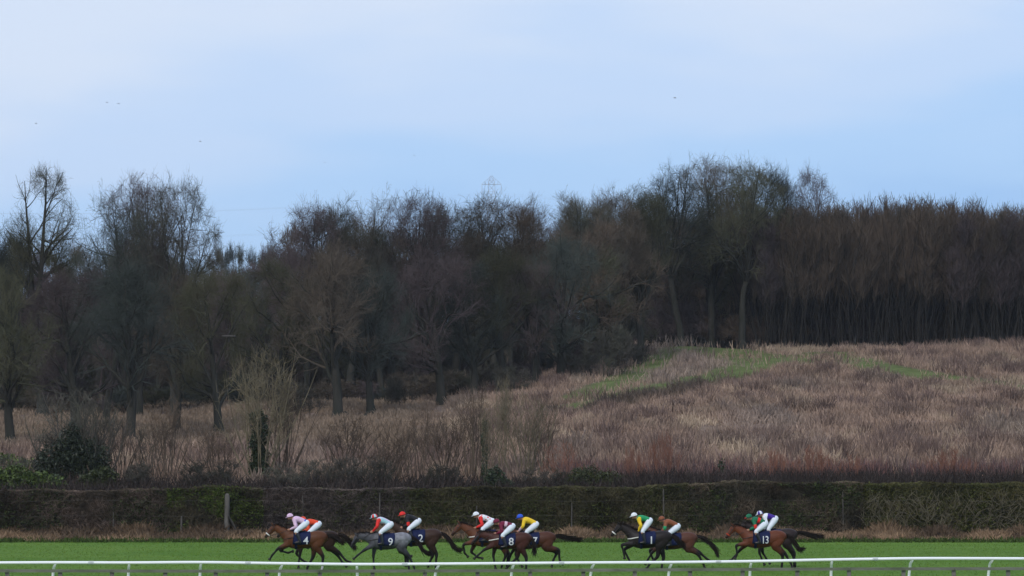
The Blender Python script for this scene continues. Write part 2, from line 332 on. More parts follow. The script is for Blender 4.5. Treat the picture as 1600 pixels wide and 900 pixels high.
def gen_tree(seed, H=15., W=12., clear=.18, rt=.45, n1=9, n2=8, n3=8, n4=8, n5=3, ang1=(25, 75), up=.25, low=.12, wig=.13, twin=0, stems=1, bare=False, tw=.020, base_sp=.3, fork=None, flen=.6, top=1.0, l1=.62, l2=.62, droop=0):
    """bare winter tree; returns (trunkV,Q),(crownV,Q). Envelope is an ellipsoid from low*H to top"""
    r = np.random.default_rng(seed); cz = H * (low + 1) / 2; ez = H * (1 - low) / 2; ex = W / 2
    E = np.array([ex, ex, ez]); C = np.array([0, 0, cz])
    def walk(o, d, L, k, wg, upf):
        n = len(o); pts = [o]; p = o.copy(); dd = d.copy()
        for i in range(k):
            dd = unit(dd + r.normal(0, wg, (n, 3)) + np.array([0, 0, upf]))
            p = p + dd * (L / k)[:, None]; pts.append(p.copy())
        return np.stack(pts, 1)
    def limit(o, d, L, f=1.04):
        q = (o - C) / E; dn = d / E
        a = (dn ** 2).sum(1); b = 2 * (q * dn).sum(1); c = (q ** 2).sum(1) - f * f * (1 + .25 * np.sin(3 * np.arctan2(o[:, 1] + seed, o[:, 0])) * .3) ** 2
        f2_ = r.uniform(.80, 1.06, len(L)) ; c = c + 1 * (1 - f2_ ** 2); disc = b * b - 4 * a * c; t = np.where(disc > 0, (-b + np.sqrt(np.maximum(disc, 0))) / (2 * a), 0)
        M_ = np.minimum(L, np.maximum(t, 0)); return np.where((M_ < .35 * L) & (r.random(len(L)) < .6), 0, M_)
    tr = Acc(); cr_ = Acc()
    # stems
    if stems == 1:
        o = np.zeros((1, 3)); d = unit(np.array([[r.normal(0, .04), r.normal(0, .04), 1.]])); L = np.array([H * (.80 if not (twin or fork) else (.34 if twin else fork[3] / H))]); R0 = np.array([rt])
    else:
        az = r.uniform(0, 6.28, stems); tl = np.radians(r.uniform(3, 42, stems)) * (W / H) ** (.5 if H < 12 else 1.6)
        o = np.stack([np.cos(az) * base_sp * r.uniform(.2, 1, stems), np.sin(az) * base_sp * r.uniform(.2, 1, stems), np.zeros(stems)], -1)
        d = np.stack([np.cos(az) * np.sin(tl), np.sin(az) * np.sin(tl), np.cos(tl)], -1)
        L = H * r.uniform(.7, 1.02, stems); R0 = rt * r.uniform(.5, 1, stems)
    o[:, 2] -= .3
    K = 9
    P0 = walk(o, d, L, K, .06 if stems == 1 else .07, .03)
    s = np.linspace(0, 1, K + 1)
    Rr = R0[:, None] * (1 - s[None] * (.86 if not fork else .25)) ** 1.0
    if stems == 1: Rr[:, 0] *= 1.5; Rr[:, 1] *= 1.0
    V, Q = tubes_np(P0, Rr, 8 if stems == 1 else 5); tr.add(V, Q)
    parents = (P0, Rr)
    if twin:
        oo = np.repeat(P0[:, -1], 2, 0) ; dd = unit(np.array([[-.13, .03, 1.], [.085, -.03, 1.]])); LL = np.array([H * .59, H * .63])
        P1 = walk(oo, dd, LL, K, .035, .05); R1 = np.full((2, 1), rt * .58) * (1 - s[None] * .93)
        V, Q = tubes_np(P1, R1, 6); tr.add(V, Q); parents = (P1, R1)
    if fork:
        nf = fork[0]; az = np.arange(nf) * 6.283 / nf + r.uniform(-.4, .4, nf); tl = np.radians(r.uniform(fork[1], fork[2], nf)); tl[0] *= .25
        dd = np.stack([np.cos(az) * np.sin(tl), np.sin(az) * np.sin(tl), np.cos(tl)], -1); oo = np.repeat(P0[:, -1], nf, 0) - dd * .1
        P1 = walk(oo, dd, limit(oo, dd, np.full(nf, H)) * .90, K, .10, .05); R1 = rt * r.uniform(.38, .55, (nf, 1)) * (1 - s[None] * .93)
        V, Q = tubes_np(P1, R1, 6); tr.add(V, Q); parents = (P1, R1)
    def spawn(Pp, Rp, m, t0, t1, a0, a1, lf, upf, k, wg, rf, absL=None):
        n, kk, _ = Pp.shape
        t = r.uniform(t0, t1, (n, m)); t = np.sort(t, 1); f = t * (kk - 1); i0 = np.minimum(f.astype(int), kk - 2); fr = (f - i0)[..., None]
        ar = np.arange(n)[:, None]; o = Pp[ar, i0] * (1 - fr) + Pp[ar, i0 + 1] * fr; tg = unit(Pp[ar, i0 + 1] - Pp[ar, i0])
        rad = (Rp[ar, i0] * (1 - fr[..., 0]) + Rp[ar, i0 + 1] * fr[..., 0])
        Lp = np.linalg.norm(Pp[:, -1] - Pp[:, 0], axis=1)[:, None]
        o = o.reshape(-1, 3); tg = tg.reshape(-1, 3); rad = rad.ravel(); tt = t.ravel()
        th = np.radians(r.uniform(a0, a1, len(o)))
        rv = r.normal(size=(len(o), 3)); pv = unit(np.cross(tg, rv))
        d = unit(tg * np.cos(th)[:, None] + pv * np.sin(th)[:, None] + np.array([0, 0, upf]))
        L = (np.broadcast_to(Lp, (n, m)).ravel() * lf * (1 - .45 * tt) if absL is None else absL * np.ones(len(o))) * r.uniform(.7, 1.25, len(o))
        L = limit(o, d, L); kp = L > (.15 if k > 2 else .05); o, d, L, rad = o[kp], d[kp], L[kp], rad[kp]
        Pn = walk(o, d, L, k, wg, upf * .25 - droop)
        R_ = (rad * rf)[:, None] * (1 - np.linspace(0, 1, k + 1)[None] * .8)
        return Pn, R_
    # level 1
    P1, R1 = spawn(*parents, n1, clear, .97, ang1[0], ang1[1], l1 if stems == 1 else .4, up, 6, wig, .55, absL=(W * (.55 if not fork else .42) if stems == 1 else None))
    V, Q = tubes_np(P1, R1, 5); tr.add(V, Q)
    P2, R2 = spawn(P1, R1, n2, .2, .98, 25, 60, l2, up * .7, 5, wig, .6)
    V, Q = tubes_np(P2, np.maximum(R2, tw * .6), 3); cr_.add(V, Q)
    P3, R3 = spawn(P2, R2, n3, .15, 1, 20, 60, .55, up * .5, 3, wig * 1.2, .6, absL=None)
    V, Q = tubes_np(P3, np.maximum(R3, tw * .5), 3); cr_.add(V, Q)
    sc_ = 1 if H > 7 else H / 9
    P4, R4 = spawn(P3, R3, n4, .1, 1, 20, 60, 0, up * .5, 2, wig, .6, absL=1.0 * sc_)
    V, Q = ribbons(P4, np.linspace(tw * 1.15, tw * .7, 3)[None] * np.ones((len(P4), 1)), rng=r); cr_.add(V, Q)
    if n5:
        P5, R5 = spawn(P4, R4, n5, .1, 1, 20, 55, 0, up * .5, 1, wig, .6, absL=.65 * sc_)
        V, Q = ribbons(P5, np.array([tw * .85, tw * .45])[None] * np.ones((len(P5), 1)), rng=r); cr_.add(V, Q)
    return tr, cr_

PROTO = {}
def proto(name, kw, mt=m_twig, bark=m_bark):
    tr, cr_ = gen_tree(**kw)
    PROTO[name] = (tr.mesh('trunk', [bark], True, False), cr_.mesh('crown', [mt], False, False), kw['H'], kw['W'])
for q in range(4): proto('oak%d' % q, dict(seed=100 + q, H=15, W=13, clear=.18, low=.07, n1=15, n2=8, n3=6, n4=5, n5=3, up=.16, wig=.18, rt=.52))
proto('round0', dict(seed=131, H=20, W=15, low=.22, fork=(9, 8, 55, 8.0), clear=.15, n1=8, n2=6, n3=5, n4=4, n5=1, up=.05, ang1=(30, 70), wig=.22, tw=.018, rt=.5))
proto('round1', dict(seed=132, H=20, W=16, low=.22, fork=(10, 8, 60, 7.5), clear=.15, n1=8, n2=6, n3=5, n4=4, n5=1, up=.05, ang1=(30, 70), wig=.22, tw=.018, rt=.5))
proto('round2', dict(seed=135, H=20, W=16, low=.25, fork=(8, 10, 58, 7), clear=.15, n1=8, n2=6, n3=5, n4=4, n5=1, up=.05, ang1=(30, 70), wig=.22, tw=.018, rt=.5))
proto('ash0', dict(seed=140, H=20, W=10, low=.2, fork=(8, 6, 42, 6.0), clear=.1, n1=7, n2=6, n3=6, n4=5, n5=2, up=.4, ang1=(14, 40), wig=.12, tw=.0155, rt=.4))
proto('ash1', dict(seed=141, H=20, W=11, low=.2, fork=(8, 6, 46, 6.0), clear=.1, n1=7, n2=6, n3=6, n4=5, n5=2, up=.36, ang1=(16, 42), wig=.13, tw=.0155, rt=.4))
proto('twin', dict(seed=150, H=21, W=10, clear=.05, low=.3, n1=17, n2=7, n3=6, n4=4, n5=2, up=.12, ang1=(40, 80), twin=1, rt=.75, wig=.17, tw=.018))
proto('cop0', dict(seed=160, H=16, W=6, clear=.2, low=-.1, stems=9, n1=5, n2=4, n3=4, n4=4, n5=2, up=.7, ang1=(8, 28), rt=.10, wig=.07, tw=.022, base_sp=1.6), m_twig2)
proto('cop1', dict(seed=161, H=16, W=6.5, clear=.2, low=-.1, stems=10, n1=5, n2=4, n3=4, n4=4, n5=2, up=.7, ang1=(8, 28), rt=.09, wig=.07, tw=.022, base_sp=1.8), m_twig2)
proto('bush0', dict(seed=170, H=4, W=5, clear=.15, low=-.1, stems=20, n1=5, n2=5, n3=4, n4=3, n5=0, up=.3, ang1=(15, 50), rt=.03, tw=.020, base_sp=1.0))
proto('bush1', dict(seed=171, H=4, W=5, clear=.15, low=-.1, stems=20, n1=5, n2=5, n3=4, n4=3, n5=0, up=.3, ang1=(15, 50), rt=.03, tw=.020, base_sp=1.2))
proto('sap0', dict(seed=180, H=6, W=4, clear=.35, low=.05, stems=14, n1=4, n2=3, n3=2, n4=2, n5=0, up=.5, ang1=(12, 35), rt=.065, tw=.018, base_sp=.5, wig=.10), m_twigp, m_twigp)
proto('sap1', dict(seed=181, H=6, W=4, clear=.35, low=.05, stems=14, n1=4, n2=3, n3=2, n4=2, n5=0, up=.5, ang1=(12, 35), rt=.07, tw=.018, base_sp=.4, wig=.10), m_twigp, m_twigp)
proto('hazel', dict(seed=182, H=9, W=7.5, clear=.22, low=.05, stems=15, n1=5, n2=4, n3=3, n4=2, n5=0, up=.30, ang1=(18, 50), rt=.09, tw=.020, base_sp=.5, wig=.13), m_twigp, m_twigp)
proto('red', dict(seed=183, H=3, W=2.6, clear=.5, low=-.1, stems=44, n1=4, n2=3, n3=2, n4=2, n5=0, up=.9, ang1=(5, 20), rt=.022, tw=.012, base_sp=.3, wig=.05), m_twigr, m_twigr)

SHRUB = {}
def tree(kind, px, D, toprow, width, name, label, cat='tree', group=None, base=None, rz=None, mt=None):
    """tree whose foot stands on the ground at distance D under pixel column px"""
    trm, crm, H, W = PROTO[kind]
    x = xpx(px, D); z = float(hz(x, D)) if base is None else base
    h = zrow(toprow, D) - z; wd = width / FPX * D
    rz = (0.0 if kind == 'twin' else (px * 7.13) % 6.28) if rz is None else rz
    if cat == 'shrub':
        if kind not in SHRUB:
            Vs, Qs, n = [], [], 0
            for me in (crm, trm):
                Qm = np.empty(len(me.polygons) * 4, np.int32); me.polygons.foreach_get('vertices', Qm); V = np.empty(len(me.vertices) * 3, np.float32); me.vertices.foreach_get('co', V)
                Vs.append(V.reshape(-1, 3)); Qs.append(Qm.reshape(-1, 4) + n); n += len(Vs[-1])
            SHRUB[kind] = mesh_np('shrub', np.concatenate(Vs), np.concatenate(Qs), [crm.materials[0]])
        e = obj(name, SHRUB[kind]); e.location = (x, D, z); e.rotation_euler = (0, 0, rz); e.scale = (wd / W, wd / W, h / H)
        if mt is not None: e.material_slots[0].link = 'OBJECT'; e.material_slots[0].material = mt
        return tag(e, label, cat, group)
    e = empty(name, (x, D, z), rz, (wd / W, wd / W, h / H))
    a = obj('trunk', trm, e) if cat == 'tree' else obj('stems', trm, e)
    b = obj('crown', crm, e) if cat == 'tree' else obj('twigs', crm, e)
    if mt is not None and cat == 'shrub': a.material_slots[0].link = 'OBJECT'; a.material_slots[0].material = mt
    if mt is not None: b.material_slots[0].link = 'OBJECT'; b.material_slots[0].material = mt
    tag(e, label, cat, group); return e

G1 = 'bare trees standing at the front of the wood'; G2 = 'bare trees making the skyline of the wood'
# front row, trunks visible on the slope
front = [
 ('oak2', 18, 284, 400, 210, 'oak_tree', 'dark leaning bare tree cut by the left edge of the photo', None),
 ('oak0', 120, 300, 402, 230, 'oak_tree', 'bare spreading tree behind the ivy-covered thicket near the left edge', None),
 ('oak1', 205, 290, 392, 230, 'oak_tree', 'spreading bare tree with the thickest dark trunk, left of the pale hazel shrub', None),
 ('oak3', 275, 306, 400, 150, 'oak_tree', 'slim bare tree between the two thick dark trunks on the left', None),
 ('oak0', 342, 300, 400, 190, 'oak_tree', 'bare tree with straight dark trunk just left of the pale hazel shrub', None),
 ('oak2', 440, 325, 392, 210, 'oak_tree', 'bare round tree rising behind the pale hazel shrub', None),
 ('oak1', 528, 315, 368, 220, 'oak_tree', 'tall broad bare tree with thick trunk left of the forked trunk', None),
 ('oak3', 581, 320, 390, 170, 'oak_tree', 'bare tree whose dark trunk forks low beside the fallen arching bough', None),
 ('oak0', 690, 335, 378, 200, 'oak_tree', 'bare tree with short trunk at the middle of the wood edge', None),
 ('oak2', 740, 338, 395, 170, 'oak_tree', 'bare ivy-stemmed tree right of the short trunked middle tree', None),
 ('oak1', 786, 342, 372, 190, 'oak_tree', 'bare tree with leaning dark trunk below the pylon', None),
 ('oak3', 835, 346, 385, 150, 'oak_tree', 'bare tree with narrow pale grey trunk right of the pylon', None),
 ('oak0', 876, 348, 350, 190, 'oak_tree', 'low-branched bare tree at the foot of the hill slope', None),
 ('oak2', 955, 362, 330, 200, 'oak_tree', 'russet bare tree over the dark thicket at the hill foot', m_twig2),
]
for q, (k, px, D, tr_, wd, nm, lb, mt_) in enumerate(front): tree(k, px, D, tr_, wd, nm, lb, group=G1, mt=mt_ or TW[[0, 1, 3, 2, 0, 0, 2, 3, 1, 3, 0, 1, 3][q]])
sky_t = [
 ('twin', 66, 345, 247, 135, 'poplar_tree', 'tall narrow tree with two upright stems near the left edge of the skyline', None),
 ('round1', 166, 335, 290, 185, 'ash_tree', 'left and lowest of the three big round crowns against the left sky', None),
 ('round0', 218, 338, 266, 195, 'ash_tree', 'middle one of the three big round crowns against the left sky', None),
 ('round2', 272, 333, 266, 185, 'ash_tree', 'right one of the three big round crowns, beside the low gap in the skyline', None),
 ('ash0', 5, 350, 352, 150, 'ash_tree', 'low bare crown at the left edge beside the twin stemmed tree', None),
 ('round2', 480, 350, 306, 175, 'ash_tree', 'rounded bare crown right of the low gap in the skyline', None),
 ('ash1', 545, 352, 306, 190, 'ash_tree', 'bare crown between the rounded crown at the gap and the taller pair', None),
 ('round1', 598, 356, 297, 180, 'ash_tree', 'left of the taller pair of crowns at the middle left skyline', None),
 ('round0', 652, 356, 294, 185, 'ash_tree', 'right of the taller pair of crowns at the middle left skyline', None),
 ('ash0', 712, 362, 306, 190, 'ash_tree', 'bare crown just left of the pylon', None),
 ('round2', 772, 360, 296, 210, 'ash_tree', 'bare crown in front of the pylon', None),
 ('ash1', 842, 366, 307, 190, 'ash_tree', 'yellowish bare crown right of the pylon', m_twig2),
 ('ash0', 905, 372, 296, 170, 'ash_tree', 'thin see-through crown left of two similar pale ones on the skyline', None),
 ('ash1', 950, 376, 289, 165, 'ash_tree', 'thin see-through crown in the middle of the right centre skyline', None),
 ('ash0', 995, 380, 286, 160, 'ash_tree', 'thin see-through crown beside the tall hilltop group', None),
 ('round1', 1065, 404, 247, 190, 'ash_tree', 'tall hilltop tree with paired dark trunks at the top of the green track', None),
 ('round0', 1112, 408, 242, 180, 'ash_tree', 'tall hilltop tree with leaning trunk, middle of the highest crowns', None),
 ('round2', 1160, 404, 244, 190, 'ash_tree', 'tall hilltop tree with straight slim trunk, right among the highest crowns', None),
 ('ash1', 1205, 412, 252, 150, 'ash_tree', 'tall narrow hilltop crown at the edge of the russet wood', None),
 ('round2', 1264, 416, 255, 110, 'ash_tree', 'lone round crown rising over the left end of the russet wood', None),
]
for q, (k, px, D, tr_, wd, nm, lb, mt_) in enumerate(sky_t): tree(k, px, D, tr_ - 13, wd, nm, lb, group=G2, mt=mt_ or TW[(q * 3 + q // 4) % 5])

# masses of trees nobody could count
def mass(name, label, items, mt, bark=m_bark):
    Vs, Qs, Ms, n = [], [], [], 0
    for (kind, px, D, top, wd) in items:
        trm, crm, H, W = PROTO[kind]; x = xpx(px, D); z = float(hz(x, D)); s = wd / FPX * D / W; sz = (zrow(top, D) - z) / H; a = (px * 3.77) % 6.28
        for mi, me in ((0, trm), (1 + int(abs(math.sin(px * 12.9898 + D) * 43758.5)) % len(mt), crm)):
            V = np.empty(len(me.vertices) * 3, np.float32); me.vertices.foreach_get('co', V); V = V.reshape(-1, 3)
            Qm = np.empty(len(me.polygons) * 4, np.int32); me.polygons.foreach_get('vertices', Qm); Qm = Qm.reshape(-1, 4)
            c_, s_ = math.cos(a), math.sin(a)
            V2 = np.stack([(V[:, 0] * c_ - V[:, 1] * s_) * s + x, (V[:, 0] * s_ + V[:, 1] * c_) * s + D, V[:, 2] * sz + z], -1)
            Vs.append(V2); Qs.append(Qm + n); n += len(V2); Ms.append(np.full(len(Qm), mi))
    return tag(obj(name, mesh_np(name, np.concatenate(Vs), np.concatenate(Qs), [bark, *mt], midx=np.concatenate(Ms))), label, 'woodland', kind='stuff')
proto('fill0', dict(seed=201, H=15, W=12, clear=.08, low=.0, n1=15, n2=7, n3=6, n4=5, n5=2, up=.12, wig=.16, tw=.034))
proto('fill1', dict(seed=202, H=15, W=12, clear=.08, low=.0, n1=15, n2=7, n3=6, n4=5, n5=2, up=.2, wig=.16, tw=.034))
proto('cfill', dict(seed=203, H=16, W=7, clear=.12, low=-.05, stems=11, n1=5, n2=4, n3=3, n4=3, n5=1, up=.7, ang1=(8, 30), rt=.09, wig=.07, tw=.034, base_sp=2.2))
rng = np.random.default_rng(77)
its = []
for D, st, tp in ((362, 62, 395), (385, 58, 372), (412, 58, 362)):
    for px in np.arange(-60, 1010 if D < 400 else 1120, st):
        p = px + rng.uniform(-14, 14)
        t_ = tp + rng.uniform(-10, 14)
        if 325 < p < 420: t_ = max(t_, 398)
        if p > 420: t_ -= 22
        if p > 860: t_ -= 20
        if D < 370 and p > 930: continue
        its.append(('fill0' if rng.random() < .5 else 'fill1', p, D, t_, rng.uniform(120, 165)))
mass('woodland', 'dense dark mass of bare trees filling the wood behind the front row', its, TW)
its = []
for D, st, tp, kd in ((404, 27, 310, None), (409, 27, 302, None), (415, 30, 303, 'cfill'), (421, 30, 300, None), (428, 34, 302, 'cfill')):
    for px in np.arange(1185, 1730, st):
        p = px + rng.uniform(-9, 9); its.append((kd or ('cop0' if rng.random() < .5 else 'cop1'), p, D, tp + rng.uniform(-5, 10) + 6 * math.sin(p / 60), rng.uniform(95, 130)))
for px in np.arange(1010, 1190, 20): its.append(('cfill', px, 428, 330 + rng.uniform(-10, 20), 100))
for px in np.arange(1010, 1760, 40): its.append(('fill1', px + rng.uniform(-12, 12), 445, 325, 150)); its.append(('bush0', px, 409, 470 + rng.uniform(-25, 15), 90)); its.append(('bush1', px + 20, 436, 420 + rng.uniform(-25, 15), 130))
mass('coppice_wood', 'dense wood of upright russet coppice stems behind the hilltop on the right', its, [m_twig2, m_twig2, TW[1], TW[2]], mat('coppice bark', (.030, .027, .024), (.018, .017, .015), 2, spec=.03))
its = [('fill1', px, 640 + rng.uniform(-20, 60), 372 + rng.uniform(-8, 12), 45 + rng.uniform(0, 20)) for px in np.arange(325, 430, 13)]
mass('distant_trees', 'small faint row of far trees in the low gap of the skyline', its, TW)

its = []
for D, h_ in ((350, 55), (368, 75), (392, 95), (430, 120)):
    for px in np.arange(-60, 1040, 44):
        if (D < 360 and px > 860) or (D < 380 and px > 940): continue
        p = px + rng.uniform(-14, 14); x = xpx(p, D); rw = 650 - (float(hz(x, D)) - CZ) * FPX / D
        its.append(('bush0' if rng.random() < .5 else 'bush1', p, D, rw - h_ * rng.uniform(.6, 1.15), rng.uniform(80, 120)))
mass('undergrowth', 'dark undergrowth filling the inside of the wood between the trunks', its, TW)

# ------------------------------------------------------------------ shrubs behind the hedge
def leaf_cloud(name, parent, blobs, n, size, mt, seed, tints=((.7, .7, .7), (1.25, 1.2, 1.1)), flat=False):
    """small leaf faces through lumpy volumes, blobs = [(cx,cy,cz,rx,ry,rz)] local"""
    r = np.random.default_rng(seed); Ps = []
    vol = np.array([b[3] * b[4] * b[5] for b in blobs]) ** .8; vol /= vol.sum()
    for b, f in zip(blobs, vol):
        k = int(n * f); d = unit(r.normal(size=(k, 3))); rad = r.random(k) ** .28
        lump = 1 + .16 * np.sin(d[:, 0] * 5 + b[0]) * np.cos(d[:, 2] * 6 + b[1]) + .1 * np.sin(d[:, 1] * 9 + d[:, 2] * 7)
        Ps.append(np.array(b[:3]) + d * (rad * lump)[:, None] * np.array(b[3:]))
    Pc = np.concatenate(Ps); m = len(Pc); Pc = Pc[Pc[:, 2] > 0]; m = len(Pc)
    P3 = np.stack([Pc, Pc + r.normal(0, size, (m, 3))], 1)
    V, Q = ribbons(P3, np.full((m, 2), size) * r.uniform(.6, 1.2, (m, 1)), rng=r)
    a = r.random((m, 1)); t = np.array(tints[0]) * (1 - a) + np.array(tints[1]) * a
    return obj(name, mesh_np(name, V, Q, [mt], tint=np.repeat(t, 4, 0)), parent)

def shrub(kind, px, D, top, wd, name, label, group=None, mt=None):
    return tree(kind, px, D, top, wd, name, label, 'shrub', group, mt=mt)
GS = 'leafless shrubs and saplings behind the long hedge'
e = shrub('hazel', 405, 228, 528, 150, 'hazel_shrub', 'large pale leafless shrub with ivy round its stem, tallest behind the hedge', GS)
def ivy(e, h, r, n=1500, seed=1):
    s = e.scale[2]; k = 1 / e.scale[0]
    leaf_cloud('ivy', e, [(.1 * math.sin(q * 2), .1 * math.cos(q * 3), (q + .5) * h / 6 / s, r * k * (1 - .09 * q), r * k, h / 8 / s) for q in range(6)], n, .09, m_ever, seed)
ivy(e, 4.2, .55, 5000)
shrub('sap1', 440, 230, 585, 95, 'hazel_shrub', 'brown stemmed leafless shrub touching the right side of the tallest pale shrub', GS, m_twig2)
e = shrub('sap0', 108, 229, 585, 150, 'thicket', 'tall grey leafless thicket with pale thin stems near the left edge', GS, m_twig)
shrub('sap1', 150, 227, 600, 120, 'thicket', 'brown leafless thicket right of the grey one, above the yellowish green dome', GS, m_twig)
shrub('bush0', 105, 229, 655, 180, 'thicket', 'dark twiggy thicket round the evergreen at the left', GS)
def evergreen(name, label, px, D, blobs, n, size, mt, seed, base=None, cat='shrub', group=None, tints=((.6, .6, .6), (1.3, 1.25, 1.1))):
    x = xpx(px, D); z = float(hz(x, D)); e = empty(name, (x, D, z)); tag(e, label, cat, group)
    leaf_cloud('foliage', e, blobs, n, size, mt, seed, tints)
    a = Acc()
    for b in blobs[:4]:
        for q in range(4): a.tube([(b[0] + .1 * q, b[1], -.1), (b[0] + .15 * q - .2, b[1] + .1, b[2] * .5), (b[0] + (q - 1.5) * b[3] * .4, b[1], b[2] + b[5] * .5)], [.035, .025, .01], 5)
    obj('stem', a.mesh('stem', [m_bark], True, False), e); return e
evergreen('evergreen_bush', 'dark ivy green bush beneath the grey thicket at the left', 118, 228, [(-1.2, -2, 1.1, 1.1, 1.0, 1.3), (1.3, -2, 1.2, 1.2, 1, 1.4), (-.2, -1.8, 2.2, .8, .8, 1.2), (.6, -2, 1.8, 1.1, .9, 1.3), (.1, -1.6, 3.0, .5, .5, .9)], 11000, .07, m_ever, 31, tints=((.35, .35, .35), (.85, .8, .75)))
evergreen('evergreen_bush', 'small yellowish green domed bush right of the dark ivy green bush', 160, 222, [(0, 0, .9, .95, .8, .75), (-.9, 0, .8, .5, .5, .5)], 6000, .07, m_leafy, 32, tints=((.35, .32, .3), (.75, .62, .5)))
evergreen('evergreen_hedge', 'bright green clipped bank of hedge at the left edge, upper of the two', -5, 236, [(-3, 0, .75, 2.5, .8, .95), (0, 0, .7, 2.2, .8, .95), (2.2, 0, .5, 1.4, .8, .8)], 14000, .08, m_leafy, 33, cat='hedge', tints=((.7, .7, .6), (2.3, 2.1, 1.4)))
evergreen('evergreen_hedge', 'dark green hedge bank at the left edge just above the long hedge', 10, 221, [(-3, 0, .9, 2.4, .9, 1.1), (0, 0, .85, 2.2, .9, 1.0), (2.2, 0, .6, 1.3, .8, .9)], 16000, .08, m_leafy, 34, cat='hedge', tints=((.4, .43, .4), (1.7, 1.6, 1.2)))
evergreen('evergreen_bush', 'small dark holly at the foot of the ivy-wrapped stem, centre left', 773, 221, [(0, 0, 1.0, .55, .5, .8), (.3, 0, .6, .8, .5, .6)], 4000, .06, m_ever, 35)
evergreen('gorse_bush', 'low rounded olive green bush behind the hedge right of centre', 932, 222, [(-.6, 0, .8, 1.3, .9, 1.0), (.7, 0, .7, 1.2, .9, .75)], 6500, .06, m_leafy, 36, tints=((.45, .38, .35), (.85, .65, .55)))
evergreen('young_conifer', 'small dark pointed evergreen above the hedge, right of the red-stemmed shrub', 1128, 225, [(0, 0, .5, .75, .6, .4), (0, 0, 1.0, .42, .4, .4), (0, 0, 1.5, .22, .2, .45)], 2200, .05, m_ever, 37, cat='tree')
for px, D, tp, wd, kd, lb, mt_ in [
  (600, 226, 668, 110, 'sap0', 'low brown sapling clump between the widest dark bush and the stem fans', m_twig2),
  (700, 228, 640, 110, 'sap1', 'brown sapling clump between the stem fans and the middle of the hedge', m_twig2),
  (850, 231, 620, 100, 'sap0', 'grey sapling clump touching the right side of the feathery one', m_twig2),
  (340, 230, 660, 110, 'sap1', 'low grey sapling clump left of the tallest pale shrub', m_twig2),
  (545, 231, 640, 110, 'sap1', 'thin brown sapling clump below the trunk left of the forked tree', m_twig2),
  (190, 231, 640, 100, 'sap0', 'grey sapling clump below the thickest dark trunk', m_twig2),
  (265, 226, 610, 105, 'sap1', 'leafless many-stemmed sapling midway between the thicket and the pale shrub', m_twig2),
  (235, 230, 650, 70, 'sap0', 'lower leafless sapling left of the many-stemmed one', m_twig),
  (618, 225, 640, 80, 'sap0', 'fan of straight bare stems left of the twin fan, below the forked tree', m_twig2),
  (655, 224, 625, 75, 'sap1', 'fan of straight bare stems, right one of the pair below the forked tree', m_twig2),
  (735, 226, 590, 100, 'sap1', 'bare sapling clump with thicker brown stems near the middle of the hedge', m_twig2),
  (822, 228, 598, 105, 'sap0', 'pale feathery sapling clump right of the brown stemmed middle clump', None),
  (790, 232, 575, 60, 'sap1', 'slender pale sapling left of the feathery clump', None),
  (875, 224, 680, 80, 'sap0', 'low reddish sapling clump left of the olive green bush', m_twigr)]:
    shrub(kd, px, D, tp, wd, 'sapling', lb, GS, mt_)
e = shrub('sap1', 757, 223, 625, 45, 'sapling', 'single sapling with ivy wrapped stem above the small dark holly', GS); ivy(e, 4.2, .24, 1100, 4)
GB = 'low twiggy bushes along the back of the hedge'
for px, tp, wd, lb in [(20, 700, 120, 'low twiggy bush between the green hedge bank and the thicket'), (200, 715, 110, 'low brown twiggy bush right of the yellowish green dome'), (330, 705, 130, 'low brown twiggy bush left of the tallest pale shrub'),
    (455, 712, 110, 'low dark twiggy bush at the right foot of the tallest pale shrub'), (510, 705, 90, 'dark bush next to and left of the widest dark bush'), (570, 700, 130, 'widest dark bush behind the hedge left of the stem fans'),
    (690, 715, 100, 'low dark bush between the stem fans and the middle sapling clump'), (850, 722, 110, 'low bush just left of the olive green bush')]:
    shrub('bush1' if px % 20 else 'bush0', px, 221.5 + (px % 7) * .3, tp, wd, 'twiggy_bush', lb, GB)
GR = 'red-stemmed shrubs behind the hedge'
for px, tp, wd, lb in [(1040, 668, 75, 'brightest red-stemmed shrub, first right of the olive green bush'), (985, 690, 50, 'small red-stemmed shrub between the olive bush and the brightest red one'), (1205, 695, 70, 'red-stemmed shrub right of the small pointed evergreen'),
    (1265, 690, 90, 'wider red-stemmed shrub right of centre in the right half'), (1490, 692, 100, 'red-stemmed shrub nearest the right edge'), (1330, 705, 60, 'low red-stemmed shrub right of the wider one')]:
    shrub('red', px, 224 + (px % 5) * .4, tp, wd, 'dogwood_shrub', lb, GR)
GT = 'dark thickets on the hillside'
for px, row, wd, h, k, lb in [(945, 588, 110, 95, 'bush0', 'large dark purple thicket at the foot of the wood, left end of the green track'), (905, 596, 80, 60, 'bush1', 'lower dark thicket left of the large purple one'), (992, 572, 60, 42, 'bush1', 'small thicket right of the large purple one'),
    (700, 622, 90, 60, 'bush1', 'dusky thicket under the short trunked middle tree'), (470, 655, 110, 70, 'bush0', 'dusky thicket under the tree left of the broad trunk'), (625, 640, 70, 60, 'bush0', 'dusky thicket between the forked trunk and the middle tree'), (800, 618, 80, 55, 'bush0', 'dusky thicket at the foot of the leaning dark trunk')]:
    x, D = P(px, row); shrub(k, px, D, row - h, wd, 'thicket', lb, GT)

